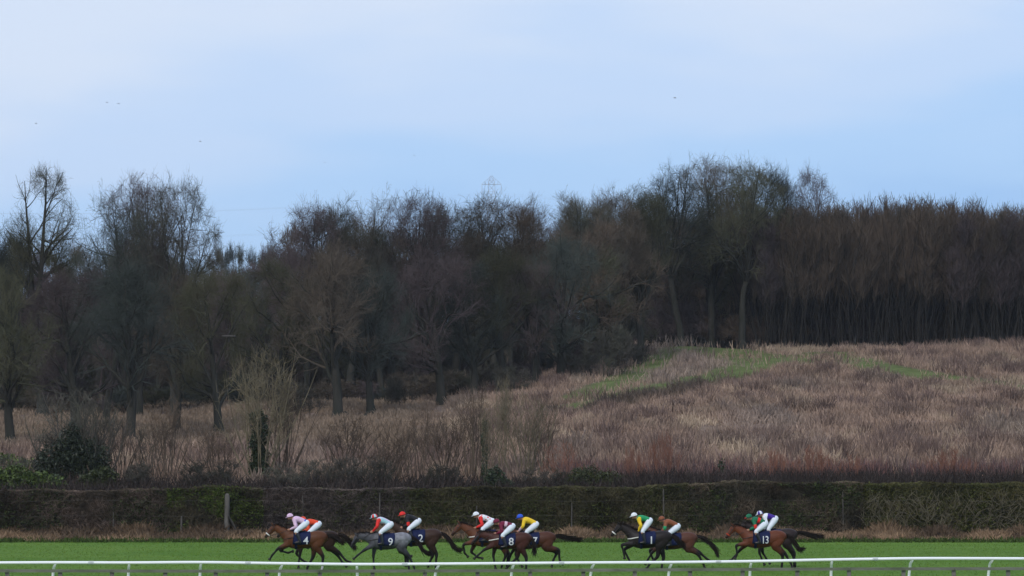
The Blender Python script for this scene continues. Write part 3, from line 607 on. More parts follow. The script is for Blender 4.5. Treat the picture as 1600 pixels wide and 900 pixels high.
# dark bramble strip on the bank right behind the hedge
rng = np.random.default_rng(41)
n = 16000; bx = rng.uniform(-34, 34, n); by = rng.uniform(218, 223.5, n); u = 800 + FPX * bx / by
k = (rng.random(n) < np.where(u > 990, 1, .35)); bx, by = bx[k], by[k]; n = len(bx)
cols = np.array([.045, .036, .032]) * rng.uniform(.6, 1.5, (n, 1))
o = weed_field('brambles', 'dark bramble strip running along the back of the long hedge', bx, by, rng.uniform(.9, 1.65, n) * np.where(bx > 6, 1, .8), cols, per=5, spread=.2, wid=.03, lean=.4, seed=42); o['category'] = 'brambles'

n = 15000; bx = rng.uniform(3, 36, n); by = rng.uniform(223, 231, n); kk = np.array([mnoise.noise((x_ * .45, y_ * .3, 2.)) for x_, y_ in zip(bx, by)]) > -.05; bx, by = bx[kk], by[kk]; n = len(bx)
cols = np.array([.125, .085, .085]) * rng.uniform(.6, 1.4, (n, 1)) + np.array([.10, .03, .01]) * (rng.random((n, 1)) < .25)
o = weed_field('brushwood', 'mauve brown leafless brush standing along the foot of the hillside', bx, by, rng.uniform(.8, 1.7, n), cols, per=4, spread=.2, wid=.022, lean=.14, seed=47); o['category'] = 'brushwood'
# fallen arching bough on the slope
a = Acc(); x0, D0 = P(540, 652)
pp = [(xpx(p, 318), 318, zrow(r_, 318)) for p, r_ in ((538, 643), (545, 651), (556, 654), (568, 651), (578, 642))]
a.tube(pp, [.12, .17, .18, .16, .12], 7); tag(obj('fallen_bough', a.mesh('fallen_bough', [m_bark], True, False)), 'curved bough sagging to the ground left of the forked tree trunk', 'branch')
a = Acc(); D0 = 299; 
a.box((xpx(358, D0), D0 - .6, zrow(525, D0)), (1.0, .8, .11)); a.box((xpx(358, D0), D0 - .3, zrow(530, D0)), (.12, .1, .5))
tag(obj('tree_platform', a.mesh('tree_platform', [mat('weathered plank', (.11, .10, .095), (.07, .065, .06), 6)], False, False)), 'small flat board fixed high in the tree left of the pale hazel shrub', 'platform')

# ------------------------------------------------------------------ the long clipped hedge
m_hedge = mat('hedge twig', (1, 1, 1), (.75, .75, .75), scale=2, attr=True, rough=.9, spec=.06)
def hedge(name, label, px0, px1, rows, y0, th, n, cA, cB, leafc=None, nleaf=0, seed=1, thick=.014, longn=0):
    r = np.random.default_rng(seed); x0, x1 = xpx(px0, y0), xpx(px1, y0)
    def ztop(x): return np.interp(800 + FPX * x / y0, [a for a, _ in rows], [zrow(b, y0) for _, b in rows]) + .04 * np.sin(x * 1.3 + seed) + .03 * np.sin(x * 3.7 + seed) * np.sin(x * .7) + .03 * np.sin(x * 11.3) * np.sin(x * 1.9)
    def yf(x, z): return y0 + .10 * np.sin(x * 1.1 + seed) + .07 * np.sin(x * 2.9 + z * 2) + .05 * np.sin(x * 6.1 - z * 5)
    e = empty(name, ((x0 + x1) / 2, y0, 0)); tag(e, label, 'hedge', 'lengths of the long clipped hedge behind the course'); off = np.array([(x0 + x1) / 2, y0, 0])
    # added solid core blocks light; tint darkened for shade among the twigs
    kx, kz = max(8, int((x1 - x0) / .25)), 9; X = np.linspace(x0 + .02, x1 - .02, kx); V = []
    for i_, x in enumerate(X):
        zt = float(ztop(x)) - .16
        prof = [(y0 + .34, 0), (y0 + .26, .35 * zt), (y0 + .24, .65 * zt), (y0 + .22, .92 * zt), (y0 + .4, zt), (y0 + th - .4, zt), (y0 + th - .2, .9 * zt), (y0 + th - .3, 0)]
        V += [(x, py + .1 * math.sin(x * 2.1 + pz * 3) * (pz > 0), pz + .05 * math.sin(x * 5)* (pz > .5)) for py, pz in prof]
    V = np.array(V) - off; m = 8; i = np.arange(kx - 1)[:, None] * m; j = np.arange(m)[None]; j2 = (j + 1) % m
    Q = np.stack([i + j, i + m + j, i + m + j2, i + j2], -1).reshape(-1, 4)
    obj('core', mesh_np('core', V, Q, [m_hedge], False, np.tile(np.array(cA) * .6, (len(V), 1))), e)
    # twigs of the shell
    x = r.uniform(x0, x1, n); top = r.random(n) < .30; zt = ztop(x); z = np.where(top, zt - r.random(n) * .15, r.random(n) ** .85 * zt)
    y = np.where(top, y0 + r.random(n) * th, yf(x, z) + r.random(n) ** 1.5 * .42)
    L = r.uniform(.15, .5, n)
    d = unit(np.stack([r.normal(0, .5, n), np.where(top, r.normal(0, .3, n), r.normal(-.35, .4, n)), r.normal(.55, .45, n)], -1))
    P0 = np.stack([x, y, z], -1); d2 = unit(d + r.normal(0, .35, (n, 3)))
    P1 = P0 + d * (L * .5)[:, None]; P2 = P1 + d2 * (L * .5)[:, None]
    lim = ztop(P2[:, 0]) + .03 + r.random(n) * .05; P2[:, 2] = np.minimum(P2[:, 2], lim); P1[:, 2] = np.minimum(P1[:, 2], lim - .02)
    Pt = np.stack([P0, P1, P2], 1) - off
    V, Q = ribbons(Pt, np.array([thick * 1.5, thick * 1.1, thick * .6]) * np.ones((n, 1)), rng=r)
    f = np.array([mnoise.noise((a_ * .8, b_ * 1.3, seed)) for a_, b_ in zip(x, z)]); a_ = smooth(-.2, .3, f)[:, None]; dk_ = smooth(.1, .45, np.array([mnoise.noise((p_ * .33, q_ * .6, seed + 5)) for p_, q_ in zip(x, z)]))[:, None]
    t = np.array(cA) * (1 - a_) + np.array(cB) * a_
    t = t * r.uniform(.45, 1.6, (n, 1)) * (1 - .55 * dk_)
    obj('twigs', mesh_np('twigs', V, Q, [m_hedge], tint=np.repeat(t, 6, 0)), e)
    if longn:
        x = r.uniform(x0, x1, longn); z = r.uniform(.1, 1.7, longn); P0 = np.stack([x, yf(x, z) - .05 + r.random(longn) * .2, z], -1)
        d = unit(np.stack([r.normal(0, .55, longn), r.normal(-.1, .15, longn), r.uniform(.3, 1, longn)], -1)); P1 = P0 + d * .45; P2 = P1 + unit(d + r.normal(0, .5, (longn, 3))) * .4
        P2[:, 2] = np.minimum(P2[:, 2], ztop(P2[:, 0])); V, Q = tubes_np(np.stack([P0, P1, P2], 1) - off, np.array([.022, .016, .008]) * np.ones((longn, 1)), 4)
        obj('branches', mesh_np('branches', V, Q, [m_hedge], tint=np.full((len(V), 3), 1.) * np.array([.17, .15, .10])), e)
    if nleaf:
        x = r.uniform(x0, x1, nleaf * 2); z = r.random(nleaf * 2) * ztop(x); f = np.array([mnoise.noise((a_ * .45 + 31, b_ * .6, seed)) for a_, b_ in zip(x, z)])
        k = f > r.normal(.05, .12, len(f)); x, z = x[k], z[k]; tp = r.random(len(x)) < .25; z = np.where(tp, ztop(x) - r.random(len(x)) * .1, z)
        y = np.where(tp, y0 + r.random(len(x)) * th, yf(x, z) - .05 + r.random(len(x)) * .25); P0 = np.stack([x, y, z], -1) - off
        P3 = np.stack([P0, P0 + r.normal(0, .05, P0.shape)], 1); V, Q = ribbons(P3, np.full((len(x), 2), .05), rng=r)
        tl = np.array(leafc) * r.uniform(.4, 1.5, (len(x), 1)); obj('leaves', mesh_np('leaves', V, Q, [m_hedge], tint=np.repeat(tl, 4, 0)), e)
    return e
R1 = [(-150, 769), (0, 768), (200, 768), (290, 764), (330, 762), (420, 765), (600, 766), (800, 763), (1000, 763), (1090, 757), (1150, 754), (1300, 756), (1450, 757), (1750, 757)]
hedge('hawthorn_hedge', 'brown leafless length of long hedge at the left, up to the green length', -110, 262, R1, 193, 1.6, 26000, (.095, .075, .055), (.17, .125, .10), (.055, .07, .028), 12000, seed=1)
hedge('holly_hedge', 'leafy green length of long hedge behind the stout braced post', 262, 412, R1, 193, 1.6, 9000, (.08, .07, .045), (.12, .10, .06), (.085, .120, .026), 20000, seed=2)
hedge('hawthorn_hedge', 'purplish brown length of long hedge behind the leading horses', 412, 640, R1, 193, 1.6, 19000, (.10, .082, .072), (.155, .12, .105), (.06, .068, .026), 8000, seed=3)
hedge('hawthorn_hedge', 'dark olive brown length of long hedge at the middle of the photo', 640, 1075, R1, 193, 1.6, 30000, (.075, .07, .036), (.13, .112, .06), (.075, .090, .026), 14000, seed=4)
hedge('hawthorn_hedge', 'taller length of long hedge with a tan top, behind the last horses', 1075, 1345, R1, 193, 1.6, 20000, (.08, .072, .05), (.17, .13, .09), (.065, .088, .028), 12000, seed=5)
hedge('hawthorn_hedge', 'open olive length of long hedge with pale bare branches at the right edge', 1345, 1710, R1, 193, 1.7, 17000, (.085, .085, .035), (.14, .125, .055), (.085, .095, .026), 13000, seed=6, longn=650, thick=.016)

# ------------------------------------------------------------------ posts and wires before the hedge
m_post = mat('weathered post', (.13, .12, .105), (.07, .065, .058), scale=5, rough=.9, spec=.1, bump=.5, bscale=18, stretch=(1, 1, .25))
m_wire = mat('old wire', (.15, .14, .13), rough=.6, spec=.4)
fe = empty('wire_fence', (0, 192.2, 0)); tag(fe, 'old post and wire fence close against the long hedge', 'fence')
for px, tp, r_ in ((355, 771, .135), (473, 773, .045), (593, 770, .035), (1037, 764, .045), (1317, 768, .035), (178, 800, .04), (284, 806, .055), (745, 790, .035), (893, 785, .035)):
    a = Acc(); D = 192.55 if r_ > .1 else 192.92; zt = zrow(tp, D); x = xpx(px, D); lean = (px % 7 - 3) * .012
    a.tube([(x, D - 192.2, -.2), (x + lean * .5, D - 192.2, zt * .5), (x + lean, D - 192.2, zt - .1), (x + lean, D - 192.2, zt)], [r_ * 1.05, r_, r_ * .92, r_ * .5], 9)
    p_ = obj('post', a.mesh('post', [m_post], True, False), fe)
    if r_ > .1:
        a = Acc(); a.tube([(x + .1, D - .1 - 192.2, 1.0), (x + .62, D - .1 - 192.2, .02)], [.06, .06], 7); obj('brace', a.mesh('brace', [m_post], True, False), p_)
for z in (1.0, 1.75):
    a = Acc(); a.tube([(x, .68 - .02 * math.sin(x), z + .03 * math.sin(x * .9 + z)) for x in np.linspace(-30, 30, 61)], .0035, 4, cap=False); obj('wire', a.mesh('wire', [m_wire], True, False), fe)

# ------------------------------------------------------------------ white running rail
m_rail = mat('white rail plastic', (.93, .94, .95), (.88, .89, .90), scale=1.5, rough=.35, spec=.4)
m_sleeve = mat('dull ground sleeve', (.30, .27, .34), rough=.6)
m_sleeve2 = mat('scuffed rail sleeve', (.88, .88, .88), (.74, .74, .72), scale=9, rough=.6)
DR = 126.0
rl = empty('running_rail', (0, DR, 0)); tag(rl, 'white plastic running rail along the near side of the racecourse', 'rail')
rr = [(-200, 879), (0, 879.5), (88, 879), (203, 879.5), (315, 878.6), (442, 880.6), (558, 882), (686, 881.2), (803, 880.3), (928, 879.3), (1049, 878.8), (1173, 877.3), (1299, 874.6), (1425, 872.6), (1550, 872.8), (1800, 874)]
def rz_(x): return zrow(np.interp(800 + FPX * x / DR, [a for a, _ in rr], [b for _, b in rr]), DR)
X = np.linspace(-38, 38, 305); Z = np.array([float(rz_(x)) for x in X]); Z = np.convolve(np.pad(Z, 3, 'edge'), np.ones(7) / 7, 'valid')
a = Acc(); a.tube(np.stack([X, np.zeros_like(X), Z], -1), .050, 10); obj('top_rail', a.mesh('top_rail', [m_rail], True, False), rl)
for px in np.arange(-834.8, 2500, 244.6):
    x = xpx(px, DR); z = float(rz_(x)); a = Acc(); a.tube([(x - .09, 0, z), (x + .09, 0, z)], .056, 10); obj('joint_sleeve', a.mesh('joint_sleeve', [m_sleeve2], True, False), rl)
posts = [(-162, 3), (-37, 4), (88, 6), (203, 3), (315, 3), (442, 6), (558, 0), (686, 6), (803, 4), (928, 5), (1049, 4), (1173, 1), (1299, 0), (1425, 4), (1550, 5), (1675, 3)] + [(-162 - 122 * k, 3) for k in range(1, 7)] + [(1675 + 122 * k, 3) for k in range(1, 7)]
for px, sl in posts:
    x = xpx(px, DR); zt = float(rz_(x)) - .03; s = sl / 47.6; a = Acc()
    a.tube([(x - s * 1.1, .38, .36), (x - s * 1.08, .38, .62), (x - s * .95, .36, .82), (x - s * .6, .22, zt - .14), (x, 0, zt)], [.048, .048, .047, .045, .042], 9)
    p_ = obj('post', a.mesh('post', [m_rail], True, False), rl)
    a = Acc(); a.tube([(x - s * 1.1, .38, -.1), (x - s * 1.1, .38, .36)], .042, 9); obj('post_foot', a.mesh('post_foot', [m_rail], True, False), p_)

# weathered timber rail and posts nearest the camera
DF = 115.0; m_grey = mat('grey timber', (.20, .20, .165), (.085, .10, .06), scale=2.2, rough=.9, bump=.4, bscale=20, stretch=(.3, 1, 1)); m_greyp = mat('grey timber post', (.19, .18, .16), (.12, .115, .10), scale=6, rough=.9)
wf = empty('timber_fence', (0, DF, 0)); tag(wf, 'low weathered grey timber fence along the bottom edge, nearest of all', 'fence')
fr = [(-200, 891), (400, 892), (700, 891.5), (1000, 890), (1300, 888.5), (1600, 888), (1800, 888)]
def fz(px): return zrow(np.interp(px, [a for a, _ in fr], [b for _, b in fr]), DF)
fp = [-152, -69, 14, 95, 175, 258, 337, 417, 500, 582, 664, 747, 829, 911, 992, 1077, 1159, 1244, 1326, 1410, 1490, 1575, 1658, 1740] + [1740 + 83 * k for k in range(1, 11)]
r = np.random.default_rng(6)
for q, px in enumerate(fp):
    x = xpx(px, DF); a = Acc(); zt = float(fz(px)) + .035; a.box((x, .09, zt / 2 - .1), (.12, .08, zt + .2), rot=Matrix.Rotation(r.normal(0, .02), 3, 'Y')); obj('post', a.mesh('post', [m_greyp], False, False), wf)
    if q % 2 == 0 and q + 2 < len(fp):
        x2 = xpx(fp[q + 2], DF); a = Acc(); zz = float(fz(px)); z2 = float(fz(fp[q + 2])); L = x2 - x - .02
        for dz in (-.01, -.62):
            ang = -math.atan2(z2 - zz, L); a.box(((x + x2) / 2, 0, (zz + z2) / 2 + dz), (L, .035, .09), rot=Matrix.Rotation(ang, 3, 'Y'))
        obj('board', a.mesh('board', [m_grey], False, False), wf)

# ------------------------------------------------------------------ pylon, cables, birds
m_steel = mat('haze-paled galvanised steel', (.62, .72, .85), rough=.6)  # distance haze painted into the steel as a pale blue tone
DP = 1300.0; px = 768; xP = xpx(px, DP); zb = float(hz(xP, DP)); k = DP / FPX
a = Acc(); T_ = zrow(275, DP); zA = zrow(288, DP)
def hw(z): return np.interp(z, [zb, zA - 8, zA, T_], [4.5, 1.3, 1.1, .45])
lev = list(np.linspace(zb - 1, zA - 8, 9)) + [zA - 5, zA - 2.5, zA, (zA + T_) / 2, T_]
for sx in (-1, 1):
    for sy in (-1, 1): a.tube([(sx * hw(z), sy * hw(z), z - zb) for z in lev], .06, 4)
for z0, z1 in zip(lev[:-1], lev[1:]):
    for sy in (-1, 1):
        a.tube([(-hw(z0), sy * hw(z0), z0 - zb), (hw(z1), sy * hw(z1), z1 - zb)], .045, 4); a.tube([(hw(z0), sy * hw(z0), z0 - zb), (-hw(z1), sy * hw(z1), z1 - zb)], .045, 4)
        a.tube([(-hw(z1), sy * hw(z1), z1 - zb), (hw(z1), sy * hw(z1), z1 - zb)], .045, 4)
py = empty('power_pylon', (xP, DP, zb)); tag(py, 'faint steel lattice pylon top showing above the wood', 'pylon'); obj('tower', a.mesh('tower', [m_steel], False, False), py)
aw = 15 * k
for zz, wd in ((zA, aw), (zA - 8.5, aw * 1.35)):
    a = Acc()
    for s in (-1, 1):
        a.tube([(s * wd, 0, zz - zb), (0, 0, zz - zb)], .11, 4); a.tube([(s * wd, 0, zz - zb + .1), (s * .6, 0, zz - zb + (T_ - zA) * .85)], .06, 4)
        for q in (.3, .6): a.tube([(s * wd * q, 0, zz - zb), (s * wd * (q + .08), 0, zz - zb + (T_ - zA) * .85 * (1 - q))], .065, 4)
    obj('cross_arm', a.mesh('cross_arm', [m_steel], False, False), py)
    for s in (-1, 1):
        a = Acc(); a.tube([(s * wd, 0, zz - zb), (s * wd, 0, zz - zb - 3)], .1, 5); obj('insulator', a.mesh('insulator', [m_steel], False, False), py)
m_cab = mat('cable', (.45, .52, .62))
for zz, wd, lb in ((zA - 3, -aw, 'left upper power cable hanging from the pylon arm'), (zA - 3, aw, 'right upper power cable hanging from the pylon arm'), (zA - 11.5, -aw * 1.35, 'left lower power cable sagging across the gap in the skyline'), (zA - 11.5, aw * 1.35, 'right lower power cable hanging from the pylon arm')):
    a = Acc()
    for s in (-1, 1):
        X = np.linspace(0, 330, 40) * s; a.tube(np.stack([X + wd, -.25 * np.abs(X) , zz - zb - 9 * (1 - ((np.abs(X) - 165) / 165) ** 2)], -1), .014, 4, cap=False)
    o = obj('power_cable', a.mesh('power_cable', [m_cab], False, False), loc=(xP, DP, zb)); tag(o, lb, 'cable', 'power cables strung from the pylon')
m_bird = mat('gull feather', (.36, .40, .46), (.5, .53, .58), 5)
for px, row, sz, rot, lb in ((55, 193, .9, .3, 'small flying bird farthest to the left'), (166, 160, .9, .1, 'left one of two small birds close together in flight'), (184, 162, .9, 1.0, 'right one of two small birds close together in flight'), (312, 221, 1.0, .2, 'flying bird above the right big round crown'),
        (507, 254, .8, 1.2, 'flying bird above the gap to centre skyline'), (647, 243, .7, .0, 'tiny flying bird left of the pylon'), (1055, 153, 1.1, .4, 'lone dark flying bird high above the hilltop trees')):
    D = 500; e = empty('gull', (xpx(px, D), D, zrow(row, D)), rot, sz * .5); tag(e, lb, 'bird', 'birds in flight over the wood')
    a = Acc(); a.tube([(-.38, 0, .02), (-.3, 0, .03), (-.2, 0, .03), (0, 0, 0), (.2, 0, .0), (.36, 0, .0)], [.01, .05, .06, .09, .055, .01], 8); obj('body', a.mesh('body', [m_bird], True, False), e)
    for s in (-1, 1):
        a = Acc(); V = []; prof = [(0.03, -.14, .10, 0), (.30, -.16, .08, .16), (.52, -.12, .07, .12), (.85, .06, .09, .02)]
        for yy, xa, xb, zz in prof: V += [(xa, s * yy, zz + .012), (xb, s * yy, zz + .012), (xb, s * yy, zz - .004), (xa, s * yy, zz - .012)]
        Q = []
        for q in range(3):
            for c in range(4): Q.append([q * 4 + c, q * 4 + (c + 1) % 4, q * 4 + 4 + (c + 1) % 4, q * 4 + 4 + c])
        Q += [[0, 1, 2, 3], [12, 13, 14, 15]]; a.add(V, Q); obj('wing', a.mesh('wing', [m_bird], False, False), e)

# ------------------------------------------------------------------ horses and jockeys
def catmull(P, sub):
    P = np.asarray(P, float); n = len(P); out = []
    for i in range(n - 1):
        p0, p1, p2, p3 = P[max(i - 1, 0)], P[i], P[i + 1], P[min(i + 2, n - 1)]
        for t in np.arange(sub) / sub: out.append(.5 * (2 * p1 + (p2 - p0) * t + (2 * p0 - 5 * p1 + 4 * p2 - p3) * t * t + (3 * p1 - p0 - 3 * p2 + p3) * t ** 3))
    out.append(P[-1]); return np.array(out)
def loft(acc, pts, wd, ht, n=14, sub=3, t=(1, 1, 1)):
    """elliptic sections: wd = half width sideways, ht = half height in the plane"""
    D = catmull(np.column_stack([pts, wd, ht]), sub); Pc, W, Hh = D[:, :3], np.maximum(D[:, 3], .004), np.maximum(D[:, 4], .004)
    T = unit(np.gradient(Pc, axis=0)); ref = np.array([0, 1., 0]) if abs(T[:, 1]).mean() < .8 else np.array([1., 0, 0])
    A = unit(ref - T * (T @ ref)[:, None]); B = np.cross(T, A)
    th = np.arange(n) * 2 * math.pi / n
    V = Pc[:, None] + A[:, None] * (W[:, None] * np.cos(th))[..., None] + B[:, None] * (Hh[:, None] * np.sin(th))[..., None]
    k = len(Pc); i = np.arange(k - 1)[:, None] * n; j = np.arange(n)[None]; j2 = (j + 1) % n
    Q = np.stack([i + j, i + j2, i + n + j2, i + n + j], -1).reshape(-1, 4); V = V.reshape(-1, 3)
    for e, base, s in ((0, 0, -1), (k - 1, (k - 1) * n, 1)):
        c = len(V); V = np.vstack([V, Pc[e] + T[e] * s * .35 * min(W[e], Hh[e])])
        q = [[base + a, base + (a + 1) % n, base + (a + 2) % n, c] if s > 0 else [c, base + (a + 2) % n, base + (a + 1) % n, base + a] for a in range(0, n, 2)]
        Q = np.vstack([Q, q])
    acc.add(V, Q, t)
def sphere(acc, c, r, n=12, k=7, t=(1, 1, 1)):
    r = np.broadcast_to(np.asarray(r, float), (3,)); ph = np.linspace(.12, math.pi - .12, k)
    pts = np.array([[c[0], c[1], c[2] + r[2] * math.cos(a)] for a in ph])[::-1]
    s = np.sin(ph)[::-1]; th = np.arange(n) * 2 * math.pi / n
    V = pts[:, None] + np.stack([r[0] * s[:, None] * np.cos(th), r[1] * s[:, None] * np.sin(th), np.zeros((k, n))], -1)
    i = np.arange(k - 1)[:, None] * n; j = np.arange(n)[None]; j2 = (j + 1) % n
    Q = np.stack([i + j, i + j2, i + n + j2, i + n + j], -1).reshape(-1, 4); V = V.reshape(-1, 3)
    b = len(V); V = np.vstack([V, [c[0], c[1], c[2] - r[2]], [c[0], c[1], c[2] + r[2]]]); e = (k - 1) * n
    Q = np.vstack([Q, [[b, (a + 2) % n, (a + 1) % n, a] for a in range(0, n, 2)], [[e + a, e + (a + 1) % n, e + (a + 2) % n, b + 1] for a in range(0, n, 2)]])
    acc.add(V, Q, t)
def fuse(acc, name, voxel, iters=4):
    """one continuous skin out of overlapping closed volumes"""
    me = acc.mesh('tmp', [], True, False); o = bpy.data.objects.new('tmp', me); COL.objects.link(o)
    m = o.modifiers.new('r', 'REMESH'); m.mode = 'VOXEL'; m.voxel_size = voxel; m.adaptivity = 0
    s = o.modifiers.new('s', 'SMOOTH'); s.factor = .5; s.iterations = iters
    dg = bpy.context.evaluated_depsgraph_get(); dg.update(); r = bpy.data.meshes.new_from_object(o.evaluated_get(dg)); r.name = name
    bpy.data.objects.remove(o); bpy.data.meshes.remove(me)
    r.polygons.foreach_set('use_smooth', np.ones(len(r.polygons), bool)); return r
def coords(me):
    V = np.empty(len(me.vertices) * 3, np.float32); me.vertices.foreach_get('co', V); return V.reshape(-1, 3).astype(float)
def settint(me, t):
    a = me.attributes.new('tint', 'FLOAT_COLOR', 'POINT'); t4 = np.ones((len(t), 4), np.float32); t4[:, :3] = t; a.data.foreach_set('color', t4.ravel())
def dseg(V, a, b):
    a, b = np.asarray(a, float), np.asarray(b, float); ab = b - a; t = np.clip(((V - a) @ ab) / (ab @ ab), 0, 1); return np.linalg.norm(V - a - t[:, None] * ab, axis=1), t
def shell(acc, fn, us, vs_, th):
    o = np.array([[fn(u, v, th) for v in vs_] for u in us]); i_ = np.array([[fn(u, v, 0) for v in vs_] for u in us]); nu, nv = len(us), len(vs_)
    V = np.concatenate([o.reshape(-1, 3), i_.reshape(-1, 3)]); m = nu * nv; Q = []
    for a in range(nu - 1):
        for b in range(nv - 1):
            q = [a * nv + b, a * nv + b + 1, (a + 1) * nv + b + 1, (a + 1) * nv + b]; Q.append(q); Q.append([x + m for x in q[::-1]])
    ed = [a * nv for a in range(nu)]; 
    for a in range(nu - 1):
        for b in (0, nv - 1): Q.append([a * nv + b, (a + 1) * nv + b, (a + 1) * nv + b + m, a * nv + b + m])
    for b in range(nv - 1):
        for a in (0, nu - 1): Q.append([a * nv + b, a * nv + b + 1, a * nv + b + 1 + m, a * nv + b + m])
    acc.add(V, Q)

m_coat = mat('horse coat', (1, 1, 1), (.8, .8, .8), scale=6, attr=True, rough=.5, spec=.18)
m_hair = mat('horse hair', (.012, .009, .008), (.02, .014, .011), scale=20, rough=.7, spec=.1)
m_hoof = mat('hoof', (.03, .025, .022), rough=.5)
m_navy = mat('navy cloth', (.008, .015, .065), (.006, .011, .05), rough=.75)
m_leather = mat('dark leather', (.02, .012, .009), rough=.45, spec=.4)
m_num = mat('white number', (.62, .63, .66), (.55, .56, .6), rough=.6)
m_web = mat('white web strap', (.75, .72, .68), rough=.6)
m_red = mat('red tack', (.42, .05, .02), rough=.7)
m_skin = mat('skin', (.42, .22, .15), (.36, .18, .12), rough=.55)
m_boot = mat('black riding boot', (.012, .014, .02), rough=.35, spec=.5)
m_goggle = mat('goggle strap', (.02, .02, .025), rough=.3)
def dy(name, c): return mat('silks ' + name, c, tuple(x * .85 for x in c), scale=8, rough=.55, spec=.25, bump=.3, bscale=9)
S = dict(pink=dy('pink', (.74, .50, .68)), white=dy('white', (.82, .84, .88)), blue=dy('royal blue', (.03, .10, .60)), lblue=dy('pale blue', (.42, .68, .76)), red=dy('red', (.75, .025, .02)), orange=dy('orange red', (.80, .07, .02)),
    black=dy('black', (.012, .012, .016)), maroon=dy('maroon', (.16, .008, .035)), rose=dy('pale rose', (.75, .52, .60)), yellow=dy('yellow', (.85, .56, .02)), green=dy('green', (.015, .30, .11)), rust=dy('rust', (.25, .080, .034)),
    purple=dy('purple', (.06, .02, .28)), dgreen=dy('bottle green', (.01, .15, .07)), breech=dy('white breeches', (.78, .82, .88)))

TR = np.array([(-.66, 1.14, .10, .12), (-.58, 1.13, .17, .26), (-.42, 1.13, .22, .33), (-.2, 1.11, .25, .355), (.05, 1.085, .27, .325), (.3, 1.10, .275, .30), (.55, 1.17, .27, .285), (.75, 1.19, .25, .26), (.92, 1.16, .18, .20), (1.0, 1.13, .08, .10)])
def sect(x): return [np.interp(x, TR[:, 0], TR[:, c]) for c in (1, 2, 3)]
def dirv(a): a = math.radians(a); return np.array([-math.sin(a), 0, -math.cos(a)])

